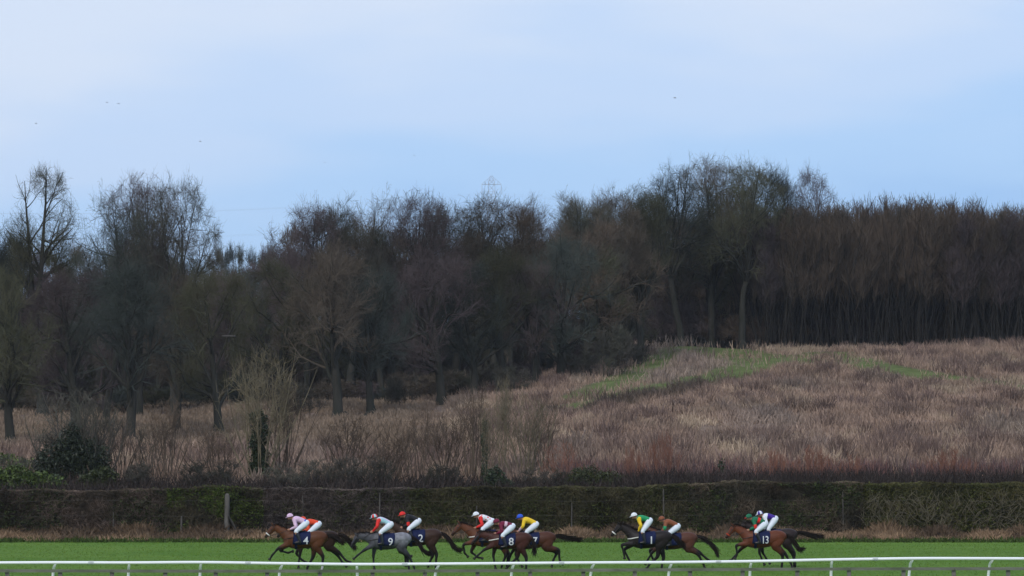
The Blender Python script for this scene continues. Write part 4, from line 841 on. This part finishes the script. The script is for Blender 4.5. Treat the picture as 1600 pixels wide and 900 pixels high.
def horse(px, D, label, coat, points, legs, poll=(-1.05, 1.63), nose=(-1.38, 1.22), tail=None, number=None, socks=(), tint2=None, noseband=None, breast=None, s=1.0, blaze=False, group='racehorses galloping along the course', seed=0, dapple=False, sheep=False):
    rg = np.random.default_rng(seed)
    J = {}
    for key, y in (('nf', -.13), ('ff', .13), ('nh', -.14), ('fh', .14)):
        a1, a2, a3 = legs[key]
        if key[1] == 'f':
            sh = np.array([-.47, y * .9, 1.14]); el = np.array([-.42 - .10 * math.sin(math.radians(a1)), y, .93 + .04 * max(0, math.sin(math.radians(a1)))])
            kn = el + .43 * dirv(a1); fe = kn + .33 * dirv(a2); pa = fe + .12 * dirv(a3); ho = pa + .08 * dirv(a3 + 8)
            J[key] = (sh, el, kn, fe, pa, ho)
        else:
            hp = np.array([.70, y * .85, 1.14]); st = hp + .30 * dirv(30 + a1 * .35); hk = st + .46 * dirv(a1); fe = hk + .42 * dirv(a2); pa = fe + .12 * dirv(a3); ho = pa + .08 * dirv(a3 + 8)
            J[key] = (hp, st, hk, fe, pa, ho)
    lift = -min(j[5][2] - .01 for j in J.values()); lift = max(min(lift, .10), -.16)
    root = empty('racehorse', (xpx(px, D), D, lift * s), 0, s); tag(root, label, 'horse', group)
    a = Acc()
    loft(a, [(x, 0, z) for x, z, _, _ in TR], TR[:, 2], TR[:, 3], 18)
    b0 = np.array([-.36, 0, 1.17]); pl = np.array([poll[0], 0, poll[1]]); ns = np.array([nose[0], 0, nose[1]])
    mid = (b0 * .5 + pl * .5) + np.array([0, 0, .02])
    q1 = b0 * .72 + pl * .28; q3 = b0 * .22 + pl * .78
    loft(a, [b0, q1, mid, q3, pl], [.17, .14, .10, .08, .065], [.31, .245, .19, .145, .10], 14)
    hd = unit(ns - pl); up = np.array([hd[2], 0, -hd[0]]); up = up if up[2] > 0 else -up
    h0 = pl - hd * .03
    H_ = [h0, h0 + hd * .13 - up * .025, h0 + hd * .28 - up * .02, h0 + hd * .42 - up * .01, h0 + hd * .53 - up * .01, h0 + hd * .58 - up * .015]
    loft(a, H_, [.07, .095, .078, .055, .052, .04], [.09, .125, .10, .07, .065, .045], 12)
    for sy in (-1, 1):
        loft(a, [pl + np.array([0, sy * .05, .03]), pl + up * .13 + np.array([.02, sy * .065, .02]), pl + up * .21 + np.array([.04, sy * .06, .02])], [.03, .032, .008], [.025, .022, .008], 8)
    for key, jt in J.items():
        if key[1] == 'f':
            sh, el, kn, fe, pa, ho = jt
            loft(a, [sh, el, (el * .5 + kn * .5), kn, kn * .5 + fe * .5, fe, pa, ho], [.09, .09, .07, .055, .040, .046, .038, .05], [.17, .14, .088, .060, .042, .048, .040, .05], 10)
        else:
            hp, st, hk, fe, pa, ho = jt
            loft(a, [hp, st, st * .55 + hk * .45, hk, hk * .5 + fe * .5, fe, pa, ho], [.13, .125, .085, .054, .043, .048, .040, .05], [.25, .215, .12, .078, .050, .052, .042, .05], 10)
    me = fuse(a, 'body', .02, 3); V = coords(me)
    coat = np.array(coat) * .80; points = np.array(points); c = np.repeat(coat[None], len(V), 0)
    nb = np.array([mnoise.noise(Vector(v * 3)) for v in V]); c *= (1 + .18 * nb)[:, None]
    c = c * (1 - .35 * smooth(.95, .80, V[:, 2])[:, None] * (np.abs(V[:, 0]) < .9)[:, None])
    if tint2 is not None:
        f = smooth(-.6, .1, V[:, 0])[:, None] * smooth(.9, 1.2, V[:, 2])[:, None]; c = c * (1 - f) + np.array(tint2) * f
    if dapple:
        f = np.array([mnoise.noise(Vector(v * 11)) for v in V]); c *= (1 + .45 * f * (V[:, 0] > -.5))[:, None]
    pw = np.zeros(len(V))
    for key, jt in J.items():
        d1, _ = dseg(V, jt[2], jt[3]); d2, _ = dseg(V, jt[3], jt[5]); d0, t0 = dseg(V, jt[1], jt[2])
        pw = np.maximum(pw, smooth(.115, .06, np.minimum(d1, d2))); pw = np.maximum(pw, smooth(.45, 1.0, t0) * smooth(.16, .08, d0))
        if key in socks:
            k = smooth(.1, .05, d2)[:, None]; c = c * (1 - k) + .5 * k; pw = pw * (1 - k[:, 0])
    dn, _ = dseg(V, H_[4], H_[5]); pw = np.maximum(pw, smooth(.13, .06, dn) * .8)
    c = c * (1 - pw)[:, None] + points * pw[:, None]
    if blaze:
        dm, _ = dseg(V, H_[3] + up * .08, H_[5] + up * .05); k = smooth(.07, .04, dm)[:, None]; c = c * (1 - k) + .55 * k
    settint(me, np.clip(c, 0, 1)); me.materials.append(m_coat); obj('body', me, root)
    for key, jt in J.items():
        a = Acc(); d = unit(jt[5] - jt[4]); loft(a, [jt[5] - d * .045, jt[5] + d * .02], [.050, .062], [.052, .066], 10, 1); obj('hoof', a.mesh('hoof', [m_hoof], True, False), root)
    for sy in (-1, 1):
        a = Acc(); sphere(a, H_[1] + hd * .06 + up * .04 + np.array([0, sy * .078, 0]), .019, 8, 5); obj('eye', a.mesh('eye', [m_goggle], True, False), root)
    # tail: core and loose hair
    tail = tail or [(.98, 1.27), (1.2, 1.22), (1.45, 1.05), (1.65, .85), (1.72, .8)]
    tp = np.array([(x, 0, z) for x, z in tail]); n = len(tp); a = Acc(); wv = np.interp(np.linspace(0, 1, n), [0, .25, .65, .9, 1], [.04, .055, .065, .045, .01])
    loft(a, tp, wv * .7, wv, 10); Dn = catmull(tp, 3); m = 240; off = rg.normal(0, 1, (m, 3)) * np.array([.03, .035, .045])
    st_ = rg.integers(0, len(Dn) - 4, m); P3 = np.stack([Dn[st_] + off * .7, Dn[np.minimum(st_ + 3, len(Dn) - 1)] + off, Dn[np.minimum(st_ + 6, len(Dn) - 1)] + off * 1.5 + rg.normal(0, .02, (m, 3))], 1)
    Vr, Qr = ribbons(P3, np.array([.02, .02, .008]) * np.ones((m, 1)), rng=rg); a.add(Vr, Qr); obj('tail', a.mesh('tail', [m_hair], True, False), root)
    # mane
    a = Acc(); nd = unit(pl - b0); nu = np.array([-nd[2], 0, nd[0]]); nu = nu if nu[2] > 0 else -nu
    crest = [b0 * .85 + pl * .15 + nu * .26, q1 * .5 + mid * .5 + nu * .205, q3 * .6 + mid * .4 + nu * .155, pl + nu * .10, pl + hd * .05 + up * .09]
    loft(a, crest, [.018, .022, .022, .02, .01], [.02, .035, .038, .03, .01], 8); Dn = catmull(crest, 6); m = 120; st_ = rg.integers(0, len(Dn), m); sd_ = np.where(rg.random(m) < .6, -1, 1)[:, None]
    P3 = np.stack([Dn[st_], Dn[st_] + np.column_stack([rg.uniform(.0, .08, m), sd_[:, 0] * .06, rg.uniform(-.02, .06, m)]), Dn[st_] + np.column_stack([rg.uniform(.05, .14, m), sd_[:, 0] * .09, rg.uniform(-.09, .03, m)])], 1)
    Vr, Qr = ribbons(P3, np.array([.022, .02, .008]) * np.ones((m, 1)), rng=rg); a.add(Vr, Qr); obj('mane', a.mesh('mane', [m_hair], True, False), root)
    # tack
    def wrap(x, o, th0, th1, side=None):
        zc, w_, h_ = sect(x); return lambda t: (x, -(w_ + o) * math.cos(t), zc + (h_ + o) * math.sin(t))
    def cloth(u, v, th):
        zc, w_, h_ = sect(u); o = .014 + th; t = math.radians(v); sg = 1
        return (u + .02 * math.sin(v * .05), -(w_ + o) * math.cos(t), zc + (h_ + o) * math.sin(t) - .0)
    a = Acc(); shell(a, cloth, np.linspace(-.30, .36, 9), np.linspace(-28, 208, 25), .012); ob = obj('saddle_cloth', a.mesh('saddle_cloth', [m_navy], True, False), root)
    if number:
        cu = bpy.data.curves.new('n', 'FONT'); cu.body = number; cu.size = .44; cu.extrude = .006; cu.offset = .004; cu.align_x = 'CENTER'; cu.align_y = 'CENTER'; cu.space_character = .9
        to = bpy.data.objects.new('n', cu); COL.objects.link(to); dg = bpy.context.evaluated_depsgraph_get(); dg.update()
        tm = bpy.data.meshes.new_from_object(to.evaluated_get(dg)); bpy.data.objects.remove(to); bm = bmesh.new(); bm.from_mesh(tm)
        for zz in np.linspace(-.3, .3, 16): bmesh.ops.bisect_plane(bm, geom=bm.verts[:] + bm.edges[:] + bm.faces[:], plane_co=(0, float(zz), 0), plane_no=(0, 1, 0))
        bmesh.ops.triangulate(bm, faces=bm.faces[:]); bm.to_mesh(tm); bm.free()
        V = coords(tm); V[:, 0] -= (V[:, 0].min() + V[:, 0].max()) / 2; V[:, 1] -= (V[:, 1].min() + V[:, 1].max()) / 2
        V[:, 1] *= .94; X = V[:, 0] * (.95 if len(number) == 1 else .72) + .20; Z = V[:, 1] + 1.09; zc, w_, h_ = [np.array([sect(x)[c] for x in X]) for c in range(3)]
        Y = -(w_ + .035) * np.sqrt(np.clip(1 - ((Z - zc) / (h_ + .05)) ** 2, .05, 1)) - .014 - V[:, 2]
        V = np.column_stack([X, Y, Z]).astype(np.float32); tm.vertices.foreach_set('co', V.ravel()); tm.materials.clear(); tm.materials.append(m_num); tm.name = 'number'; obj('number', tm, ob)
    a = Acc(); loft(a, [(-.22, 0, 1.49), (-.12, 0, 1.465), (.05, 0, 1.44), (.17, 0, 1.47)], [.06, .13, .15, .10], [.03, .035, .03, .03], 12); obj('saddle', a.mesh('saddle', [m_leather], True, False), root)
    a = Acc(); x = -.2
    shell(a, lambda u, v, th: (u, -(sect(u)[1] + .012 + th) * math.cos(math.radians(v)), sect(u)[0] + (sect(u)[2] + .012 + th) * math.sin(math.radians(v))), [-.24, -.14], np.linspace(-152, -22, 18), .01); obj('girth', a.mesh('girth', [m_navy], True, False), root)
    a = Acc(); bm_ = m_red if breast == 'red' else (m_web if breast == 'white' else m_leather)
    a.tube([(-.30, -.25, 1.20), (-.46, -.235, 1.17), (-.60, -.175, 1.14), (-.685, -.08, 1.13), (-.70, 0, 1.13), (-.685, .08, 1.13), (-.60, .175, 1.14), (-.46, .235, 1.17), (-.30, .25, 1.20)], .022 if breast else .013, 6); obj('breast_girth', a.mesh('breast_girth', [bm_], True, False), root)
    a = Acc(); br = empty
    def ring(c, rx, rz, tdir, r_):
        T = unit(tdir); B = np.array([T[2], 0, -T[0]]); th = np.linspace(0, 2 * math.pi, 15)
        a.tube([c + np.array([0, 1, 0]) * rx * math.cos(t) + B * rz * math.sin(t) for t in th], r_, 6, cap=False)
    ring(H_[3], .064, .08, hd, .016 if not noseband else .026); nbm = {'white': m_web, 'red': m_red}.get(noseband, m_leather); bd = obj('noseband', a.mesh('noseband', [nbm], True, False), root)
    a = Acc(); ring(pl + hd * .03, .082, .12, hd, .012)
    for sy in (-1, 1): a.tube([H_[3] + np.array([0, sy * .064, 0]), H_[1] + np.array([0, sy * .10, 0]), pl + hd * .03 + np.array([0, sy * .085, 0])], .011, 5)
    obj('bridle', a.mesh('bridle', [m_leather], True, False), root)
    if sheep:
        a = Acc()
        for sy in (-1, 1): loft(a, [H_[1] + np.array([0, sy * .10, 0]), H_[2] + np.array([0, sy * .09, 0]), H_[3] + np.array([0, sy * .065, 0])], [.025] * 3, [.045, .05, .04], 8)
        obj('cheek_piece', a.mesh('cheek_piece', [m_goggle], True, False), root)
    return root, lift * s, H_[4]

def digit_hand(a, c, sy):
    """gloved fist: palm, four bent fingers of unequal length, a thumb closing from the side"""
    c = np.array(c); loft(a, [c + np.array([.045, 0, .012]), c, c + np.array([-.045, 0, -.004])], [.020, .028, .026], [.022, .040, .038], 8)
    for i, (L, dz) in enumerate(((.030, .030), (.034, .010), (.032, -.010), (.026, -.030))):
        k = c + np.array([-.045, 0, dz]); loft(a, [k, k + np.array([-L, -sy * .004, -.002]), k + np.array([-L - .006, -sy * .026, -.006]), k + np.array([-L * .4, -sy * .040, -.008])], [.0095, .0095, .009, .008], [.0095, .0095, .009, .008], 8)
    loft(a, [c + np.array([.005, -sy * .008, .035]), c + np.array([-.025, -sy * .022, .052]), c + np.array([-.055, -sy * .034, .040])], [.012, .011, .009], [.012, .011, .009], 8)
POSES = {'A': dict(hip=(.18, 1.76), sh=(-.27, 1.90), el=(-.19, 1.62), ha=(-.44, 1.50), kn=(-.18, 1.45), an=(-.03, 1.08)),
         'B': dict(hip=(.13, 1.84), sh=(-.30, 1.92), el=(-.20, 1.65), ha=(-.30, 1.40), kn=(-.14, 1.44), an=(-.06, 1.06)),
         'C': dict(hip=(.22, 1.74), sh=(-.23, 1.91), el=(-.28, 1.66), ha=(-.46, 1.45), kn=(-.14, 1.44), an=(-.06, 1.06)),
         'D': dict(hip=(.22, 1.80), sh=(-.22, 1.86), el=(-.16, 1.60), ha=(-.40, 1.52), kn=(-.14, 1.46), an=(-.02, 1.08))}
CACHE = {}
def pose_meshes(k):
    if k in CACHE: return CACHE[k]
    p = POSES[k]; v3 = lambda t, y: np.array([t[0], y, t[1]]); hip, sh = v3(p['hip'], 0), v3(p['sh'], 0); wa = hip * .6 + sh * .4 + np.array([0, 0, .045]); ch = hip * .25 + sh * .75 + np.array([0, 0, .03])
    hc = sh + np.array([-.17, 0, .095])
    def torso(a, f): loft(a, [hip + np.array([.03, 0, -.02]), wa, ch, sh, sh + np.array([-.06, 0, .01])], np.array([.15, .135, .175, .17, .09]) * f, np.array([.12, .105, .125, .11, .07]) * f, 16)
    def arms(a, f, full=True):
        for sy in (-1, 1):
            s_, e_, h_ = v3(p['sh'], sy * .17), v3(p['el'], sy * .27), v3(p['ha'], sy * .09)
            loft(a, [s_ + np.array([.02, 0, 0]), s_ * .5 + e_ * .5, e_, e_ * .5 + h_ * .5, h_ * .88 + e_ * .12], np.array([.075, .06, .052, .045, .034]) * f, np.array([.085, .066, .056, .048, .036]) * f, 10)
    def legs(a, f, to=1.0, frm=0.0):
        for sy in (-1, 1):
            h_, k_, n_ = v3((p['hip'][0] - .0, p['hip'][1] - .03), sy * .09), v3(p['kn'], sy * .31), v3(p['an'], sy * .345)
            pts = [h_, h_ * .5 + k_ * .5, k_]; w_ = [.12, .10, .072]
            if to > 0: pts += [k_ * (1 - to * .5) + n_ * to * .5, k_ * (1 - to) + n_ * to]; w_ += [.066, .046 + (1 - to) * .02]
            loft(a, pts, np.array(w_) * f, np.array(w_) * f * 1.08, 12)
    a = Acc(); torso(a, .93); arms(a, .9); legs(a, .88); 
    loft(a, [sh + np.array([.02, 0, .0]), sh + np.array([-.09, 0, .05]), hc], [.06, .055, .05], [.065, .06, .05], 10)
    sphere(a, hc, (.088, .072, .105)); loft(a, [hc + np.array([-.03, 0, -.05]), hc + np.array([-.075, 0, -.085])], [.05, .03], [.045, .025], 8, 1)   # jaw
    loft(a, [hc + np.array([-.075, 0, .01]), hc + np.array([-.108, 0, -.025]), hc + np.array([-.085, 0, -.035])], [.010, .014, .008], [.012, .014, .008], 8, 2)   # nose
    for sy in (-1, 1):
        loft(a, [hc + np.array([.01, sy * .068, .02]), hc + np.array([.015, sy * .08, -.03])], [.008, .008], [.016, .012], 8, 1)
        digit_hand(a, v3(p['ha'], sy * .085), sy); n_ = v3(p['an'], sy * .345); loft(a, [n_, n_ + np.array([-.06, 0, -.05]), n_ + np.array([-.16, 0, -.055])], [.04, .038, .03], [.04, .03, .022], 8)
    body = fuse(a, 'person_body', .0085, 2)
    a = Acc(); torso(a, 1.03); arms(a, 1.08); jacket = fuse(a, 'jacket', .013, 3)
    a = Acc(); loft(a, [hip + np.array([.10, 0, -.05]), hip + np.array([.03, 0, -.01]), hip * .8 + wa * .2], [.12, .155, .145], [.09, .135, .115], 14); legs(a, 1.0, .25); breeches = fuse(a, 'breeches', .013, 3)
    boots = []
    for sy in (-1, 1):
        a = Acc(); k_, n_ = v3(p['kn'], sy * .31), v3(p['an'], sy * .345); tp = k_ * .80 + n_ * .20
        loft(a, [tp, k_ * .5 + n_ * .5, n_, n_ + np.array([-.02, 0, -.05])], [.072, .066, .05, .045], [.078, .07, .052, .05], 12); loft(a, [n_ + np.array([.05, 0, -.05]), n_ + np.array([-.06, 0, -.055]), n_ + np.array([-.19, 0, -.07])], [.038, .044, .03], [.045, .042, .022], 10); boots.append(fuse(a, 'boot', .012, 2))
    V = coords(jacket); pc = np.empty(len(jacket.polygons) * 3); jacket.polygons.foreach_get('center', pc); pc = pc.reshape(-1, 3)
    dt, tt = dseg(pc, hip, sh); best = np.full(len(pc), 9.); ta = np.zeros(len(pc))
    for sy in (-1, 1):
        s_, e_, h_ = v3(p['sh'], sy * .2), v3(p['el'], sy * .27), v3(p['ha'], sy * .09)
        for q, (u_, w_) in enumerate(((s_, e_), (e_, h_))):
            d, t = dseg(pc, u_, w_); m = d < best; best = np.where(m, d, best); ta = np.where(m, (q + t) / 2, ta)
    sleeve = best * 1.75 < dt
    CACHE[k] = (body, jacket, breeches, boots, hip, sh, hc, pc, sleeve, tt, ta, p); return CACHE[k]

def jockey(px, D, lift, pose, label, silk, cap, peak=None, dx=0., dz=0., bit=None, hpx=None, pattern=None, breech='breech', cuffs=None, tack_from=None):
    body, jacket, breeches, boots, hip, sh, hc, pc, sleeve, tt, ta, p = pose_meshes(pose)
    root = empty('person', (xpx(px, D) + dx, D, lift + dz)); tag(root, label, 'person', 'jockeys crouching over the racehorses')
    b = body.copy(); b.materials.clear(); b.materials.append(m_skin); obj('body', b, root)
    names = list(dict.fromkeys(silk.values())) if isinstance(silk, dict) else [silk]
    j = jacket.copy(); j.materials.clear()
    for n_ in names: j.materials.append(S[n_])
    mi = np.zeros(len(pc), np.int32)
    if isinstance(silk, dict):
        ix = {n_: i for i, n_ in enumerate(names)}
        mi[:] = ix[silk['body']]
        if 'sleeve' in silk: mi[sleeve] = ix[silk['sleeve']]
        if 'cuff' in silk: mi[sleeve & (ta > .62)] = ix[silk['cuff']]
        if 'armband' in silk: mi[sleeve & (ta > .34) & (ta < .56)] = ix[silk['armband']]
        if 'band' in silk: mi[~sleeve & (tt > .42) & (tt < .66)] = ix[silk['band']]
        if 'yoke' in silk: mi[~sleeve & (tt > .72)] = ix[silk['yoke']]
        if 'stripe' in silk: mi[~sleeve & (np.abs(np.abs(pc[:, 1]) - .07) < .03)] = ix[silk['stripe']]
        if 'spots' in silk:
            sp = (np.sin(pc[:, 0] * 38) * np.sin(pc[:, 2] * 38 + 1) * np.cos(pc[:, 1] * 30)) > .35; mi[~sleeve & sp] = ix[silk['spots']]
        if 'waist' in silk: mi[~sleeve & (tt < .16)] = ix[silk['waist']]
    j.polygons.foreach_set('material_index', mi); obj('jacket', j, root)
    q = breeches.copy(); q.materials.clear(); q.materials.append(S[breech]); obj('breeches', q, root)
    for bt in boots: c = bt.copy(); c.materials.clear(); c.materials.append(m_boot); obj('boot', c, root)
    # helmet with silk cap and peak
    a = Acc(); th = np.arange(16) * 2 * math.pi / 16; hc2 = hc + np.array([.008, 0, .022]); V = []; ph = np.linspace(-.18, math.pi / 2 - .05, 8)
    tilt = np.array(Matrix.Rotation(math.radians(-14), 3, 'Y'))
    for f_ in ph:
        for t_ in th: V.append(hc2 + tilt @ np.array([.128 * math.cos(f_) * math.cos(t_), .108 * math.cos(f_) * math.sin(t_), .118 * math.sin(f_)]))
    V = np.array(V); i = np.arange(7)[:, None] * 16; jj = np.arange(16)[None]; Q = np.stack([i + jj, i + (jj + 1) % 16, i + 16 + (jj + 1) % 16, i + 16 + jj], -1).reshape(-1, 4); a.add(V, Q)
    V2 = np.vstack([V[-16:], V[-16:].mean(0)]); a.add(V2, [[c, (c + 1) % 16, (c + 2) % 16, 16] for c in range(0, 16, 2)])
    c1, c2 = (cap if isinstance(cap, tuple) else (cap, cap)); nq = 7 * 16 + 8; mi = np.zeros(nq, np.int32); mi[:112] = (np.arange(112) % 16 // 2) % 2; mi[112:] = 0
    hm = obj('helmet', a.mesh('helmet', [S[c1], S[c2]], True, False, mi), root)
    a = Acc(); V = []
    for rr_, zz in ((.105, .0), (.19, -.018)):
        for t_ in np.linspace(math.pi - .75, math.pi + .75, 7):
            for dz_ in (.006, -.006): V.append(hc2 + tilt @ np.array([rr_ * math.cos(t_), .108 / .128 * rr_ * math.sin(t_), zz + dz_]))
    Q = []
    for c in range(6): Q += [[c * 2, c * 2 + 2, 14 + c * 2 + 2, 14 + c * 2], [c * 2 + 1, 14 + c * 2 + 1, 14 + c * 2 + 3, c * 2 + 3], [14 + c * 2, 14 + c * 2 + 2, 14 + c * 2 + 3, 14 + c * 2 + 1]]
    a.add(V, Q); obj('peak', a.mesh('peak', [S[peak or c1]], True, False), hm)
    a = Acc(); a.tube([hc2 + tilt @ np.array([.118 * math.cos(t_), .098 * math.sin(t_), -.028]) for t_ in np.linspace(0, 2 * math.pi, 17)], .013, 6, cap=False); obj('goggles', a.mesh('goggles', [m_goggle], True, False), root)
    # reins and stirrups
    if bit is not None:
        a = Acc(); hx, hz_ = p['ha']
        for sy in (-1, 1):
            e_ = np.array([bit[0] - dx, sy * .06, bit[2] - dz]); s_ = np.array([hx, sy * .085, hz_]); a.tube([s_, s_ * .5 + e_ * .5 + np.array([0, sy * .05, -.03]), e_], .009, 5)
        obj('reins', a.mesh('reins', [m_leather], True, False), root)
    for sy in (-1, 1):
        a = Acc(); ax, az = p['an']; a.tube([(ax - .02, sy * .33, 1.4), (ax - .05, sy * .33, az + .04)], .011, 5); a.tube([(ax - .07, sy * .29, az - .10), (ax - .07, sy * .31, az + .0), (ax - .07, sy * .35, az + .03), (ax - .07, sy * .39, az + .0), (ax - .07, sy * .41, az - .10), (ax - .07, sy * .29, az - .10)], .010, 5); obj('stirrup', a.mesh('stirrup', [m_leather], True, False), root)
    return root

BAY, BLK, DKB = (.13, .045, .018), (.009, .007, .007), (.036, .016, .010)
T_stream = [(.97, 1.29), (1.2, 1.27), (1.5, 1.20), (1.8, 1.14), (2.05, 1.13)]
T_low = [(.97, 1.28), (1.15, 1.2), (1.35, .98), (1.5, .72), (1.72, .58), (1.83, .66)]
T_mid = [(.97, 1.29), (1.15, 1.27), (1.4, 1.1), (1.6, .88), (1.68, .74)]
T_lift = [(.97, 1.29), (1.15, 1.27), (1.35, 1.18), (1.55, 1.05), (1.66, .98)]
H = []
def pair(px, D, hl, coat, pts, legs, jl, pose, silk, cap, jk={}, **kw):
    root, lift, bit = horse(px, D, hl, coat, pts, legs, seed=len(H) + 3, **kw); s = kw.get('s', 1.0)
    jockey(px, D, lift, pose, jl, silk, cap, bit=bit, **jk); H.append(root)

pair(471, 149, 'leading bay racehorse with white number 4 on its navy cloth', BAY, BLK, dict(nf=(62, 42, 30), ff=(50, -75, -110), nh=(-32, 2, 20), fh=(10, 28, 15)),
     'jockey in pale pink silks and pink cap on the leading bay horse', 'A', dict(body='pink', waist='blue'), ('pink', 'pink'), tail=T_lift, number='4', socks=('nh',), noseband='white')
pair(489, 151.6, 'dark brown racehorse galloping half hidden beyond the horse numbered 4', DKB, BLK, dict(nf=(8, 8, 0), ff=(25, -40, -60), nh=(-58, -42, -70), fh=(-45, -35, -50)),
     'jockey in orange red silks almost hidden behind the pale pink jockey', 'D', 'orange', 'orange', jk=dict(dz=-.08), tail=T_mid)
pair(603, 148.6, 'dappled grey racehorse with dark legs and number 9 on its cloth', (.085, .085, .10), (.014, .014, .018), dict(nf=(58, 52, 45), ff=(8, -2, -10), nh=(-42, -26, -15), fh=(-32, -10, 0)),
     'jockey in pale blue silks with red sleeves riding the grey horse', 'C', dict(body='lblue', sleeve='red', stripe='pink'), ('lblue', 'red'), jk=dict(peak='lblue', dx=-.05, dz=-.02), tail=T_low, number='9', poll=(-1.12, 1.33), nose=(-1.36, .90), tint2=(.22, .22, .25), dapple=True, s=.97, sheep=True)
pair(650, 151.8, 'dark brown racehorse beyond and behind the grey, its tail bent low', (.055, .026, .018), BLK, dict(nf=(25, -60, -90), ff=(2, -5, -10), nh=(-28, 2, 10), fh=(-12, 22, 15)),
     'jockey in black silks with red cuffs and a plain red cap', 'A', dict(body='black', sleeve='black', armband='red'), 'red', jk=dict(dx=-.1), tail=T_low, number='2', poll=(-1.02, 1.70), nose=(-1.32, 1.28))
pair(761, 151.5, 'bay racehorse with its head highest in the middle group of three', (.15, .05, .022), BLK, dict(nf=(72, -8, -45), ff=(22, -50, -80), nh=(-20, 20, 15), fh=(-32, 8, 5)),
     'jockey in white silks with red spots, red sleeves and a white cap', 'A', dict(body='white', sleeve='red', spots='red'), ('white', 'white'), jk=dict(peak='white'), tail=T_mid, breast='white')
pair(791, 148.8, 'dark bay racehorse numbered 8, nearest the rail in the middle group', (.075, .022, .015), BLK, dict(nf=(60, 50, 45), ff=(10, -8, -15), nh=(-26, 0, 10), fh=(12, 46, 38)),
     'jockey in maroon silks with one pale band, low over the horse numbered 8', 'D', dict(body='maroon', band='rose'), 'maroon', jk=dict(dz=-.16), tail=[(.96, 1.27), (1.05, 1.16), (1.13, .95), (1.14, .75), (1.10, .6)], number='8', poll=(-1.08, 1.40), nose=(-1.37, .98), s=.97, breast='white', sheep=True)
pair(828, 152.2, 'bay racehorse numbered 7 with its tail streaming straight back', (.10, .035, .02), BLK, dict(nf=(15, -25, -40), ff=(35, 20, 10), nh=(-75, -8, -45), fh=(-60, 22, 10)),
     'jockey in yellow silks with a royal blue cap', 'C', dict(body='yellow', sleeve='yellow', cuff='rose'), 'blue', tail=T_stream, number='7')
pair(1009, 149.4, 'nearly black racehorse with white number 1 on its cloth', (.022, .016, .016), (.01, .008, .009), dict(nf=(80, -14, -10), ff=(52, -25, -30), nh=(12, 46, 32), fh=(-14, 10, 10)),
     'jockey in green silks with yellow sleeves and a white cap', 'B', dict(body='green', sleeve='yellow'), 'white', tail=[(.97, 1.27), (1.1, 1.2), (1.3, 1.02), (1.45, .9), (1.5, .85)], number='1', noseband='white', breast='white', poll=(-1.0, 1.66), nose=(-1.33, 1.27))
pair(1049, 151.6, 'brown racehorse with a long low tail, beyond the nearly black one', (.12, .045, .028), BLK, dict(nf=(42, 32, 25), ff=(55, -20, -40), nh=(-56, -30, -20), fh=(-66, -50, -60)),
     'jockey in rust coloured silks with a green armband and rust cap', 'C', dict(body='rust', sleeve='rust', armband='green'), 'rust', jk=dict(dz=-.06), tail=[(.97, 1.29), (1.15, 1.24), (1.4, 1.1), (1.65, .88), (1.8, .62), (1.84, .5)])
pair(1187, 149.8, 'red bay racehorse with an orange noseband and number 13, last group', (.16, .045, .02), BLK, dict(nf=(75, -4, 20), ff=(45, 40, 45), nh=(-34, 4, 12), fh=(-48, -32, -20)),
     'jockey in bottle green silks with red bands and a red fronted green cap', 'A', dict(body='dgreen', sleeve='dgreen', armband='red', band='red'), ('dgreen', 'dgreen'), jk=dict(peak='red', dz=-.04), tail=T_low[:4] + [(1.62, .68), (1.7, .74)], number='13', noseband='red', poll=(-1.02, 1.60), nose=(-1.32, 1.18))
pair(1205, 152.2, 'nearly black brown racehorse beyond the red bay, last of the field', (.035, .022, .022), BLK, dict(nf=(8, -20, -30), ff=(-8, -30, -40), nh=(-36, 0, 10), fh=(-30, -15, 0)),
     'jockey in purple and white silks beyond the bottle green jockey', 'B', dict(body='purple', sleeve='white', yoke='white'), ('white', 'purple'), tail=T_stream)

# ------------------------------------------------------------------ thin cold air
hm_ = bpy.data.materials.new('haze'); hm_.use_nodes = True; t = hm_.node_tree; t.nodes.clear()
o_ = t.nodes.new('ShaderNodeOutputMaterial'); v_ = t.nodes.new('ShaderNodeVolumePrincipled'); v_.inputs['Color'].default_value = (.80, .86, .95, 1); v_.inputs['Density'].default_value = 0.00007; v_.inputs['Anisotropy'].default_value = 0.0
t.links.new(v_.outputs[0], o_.inputs['Volume'])
a = Acc(); a.box((0, 2850, 60), (5200, 6400, 130)); hz_o = obj('haze', a.mesh('haze', [hm_], False, False)); tag(hz_o, kind='stuff')
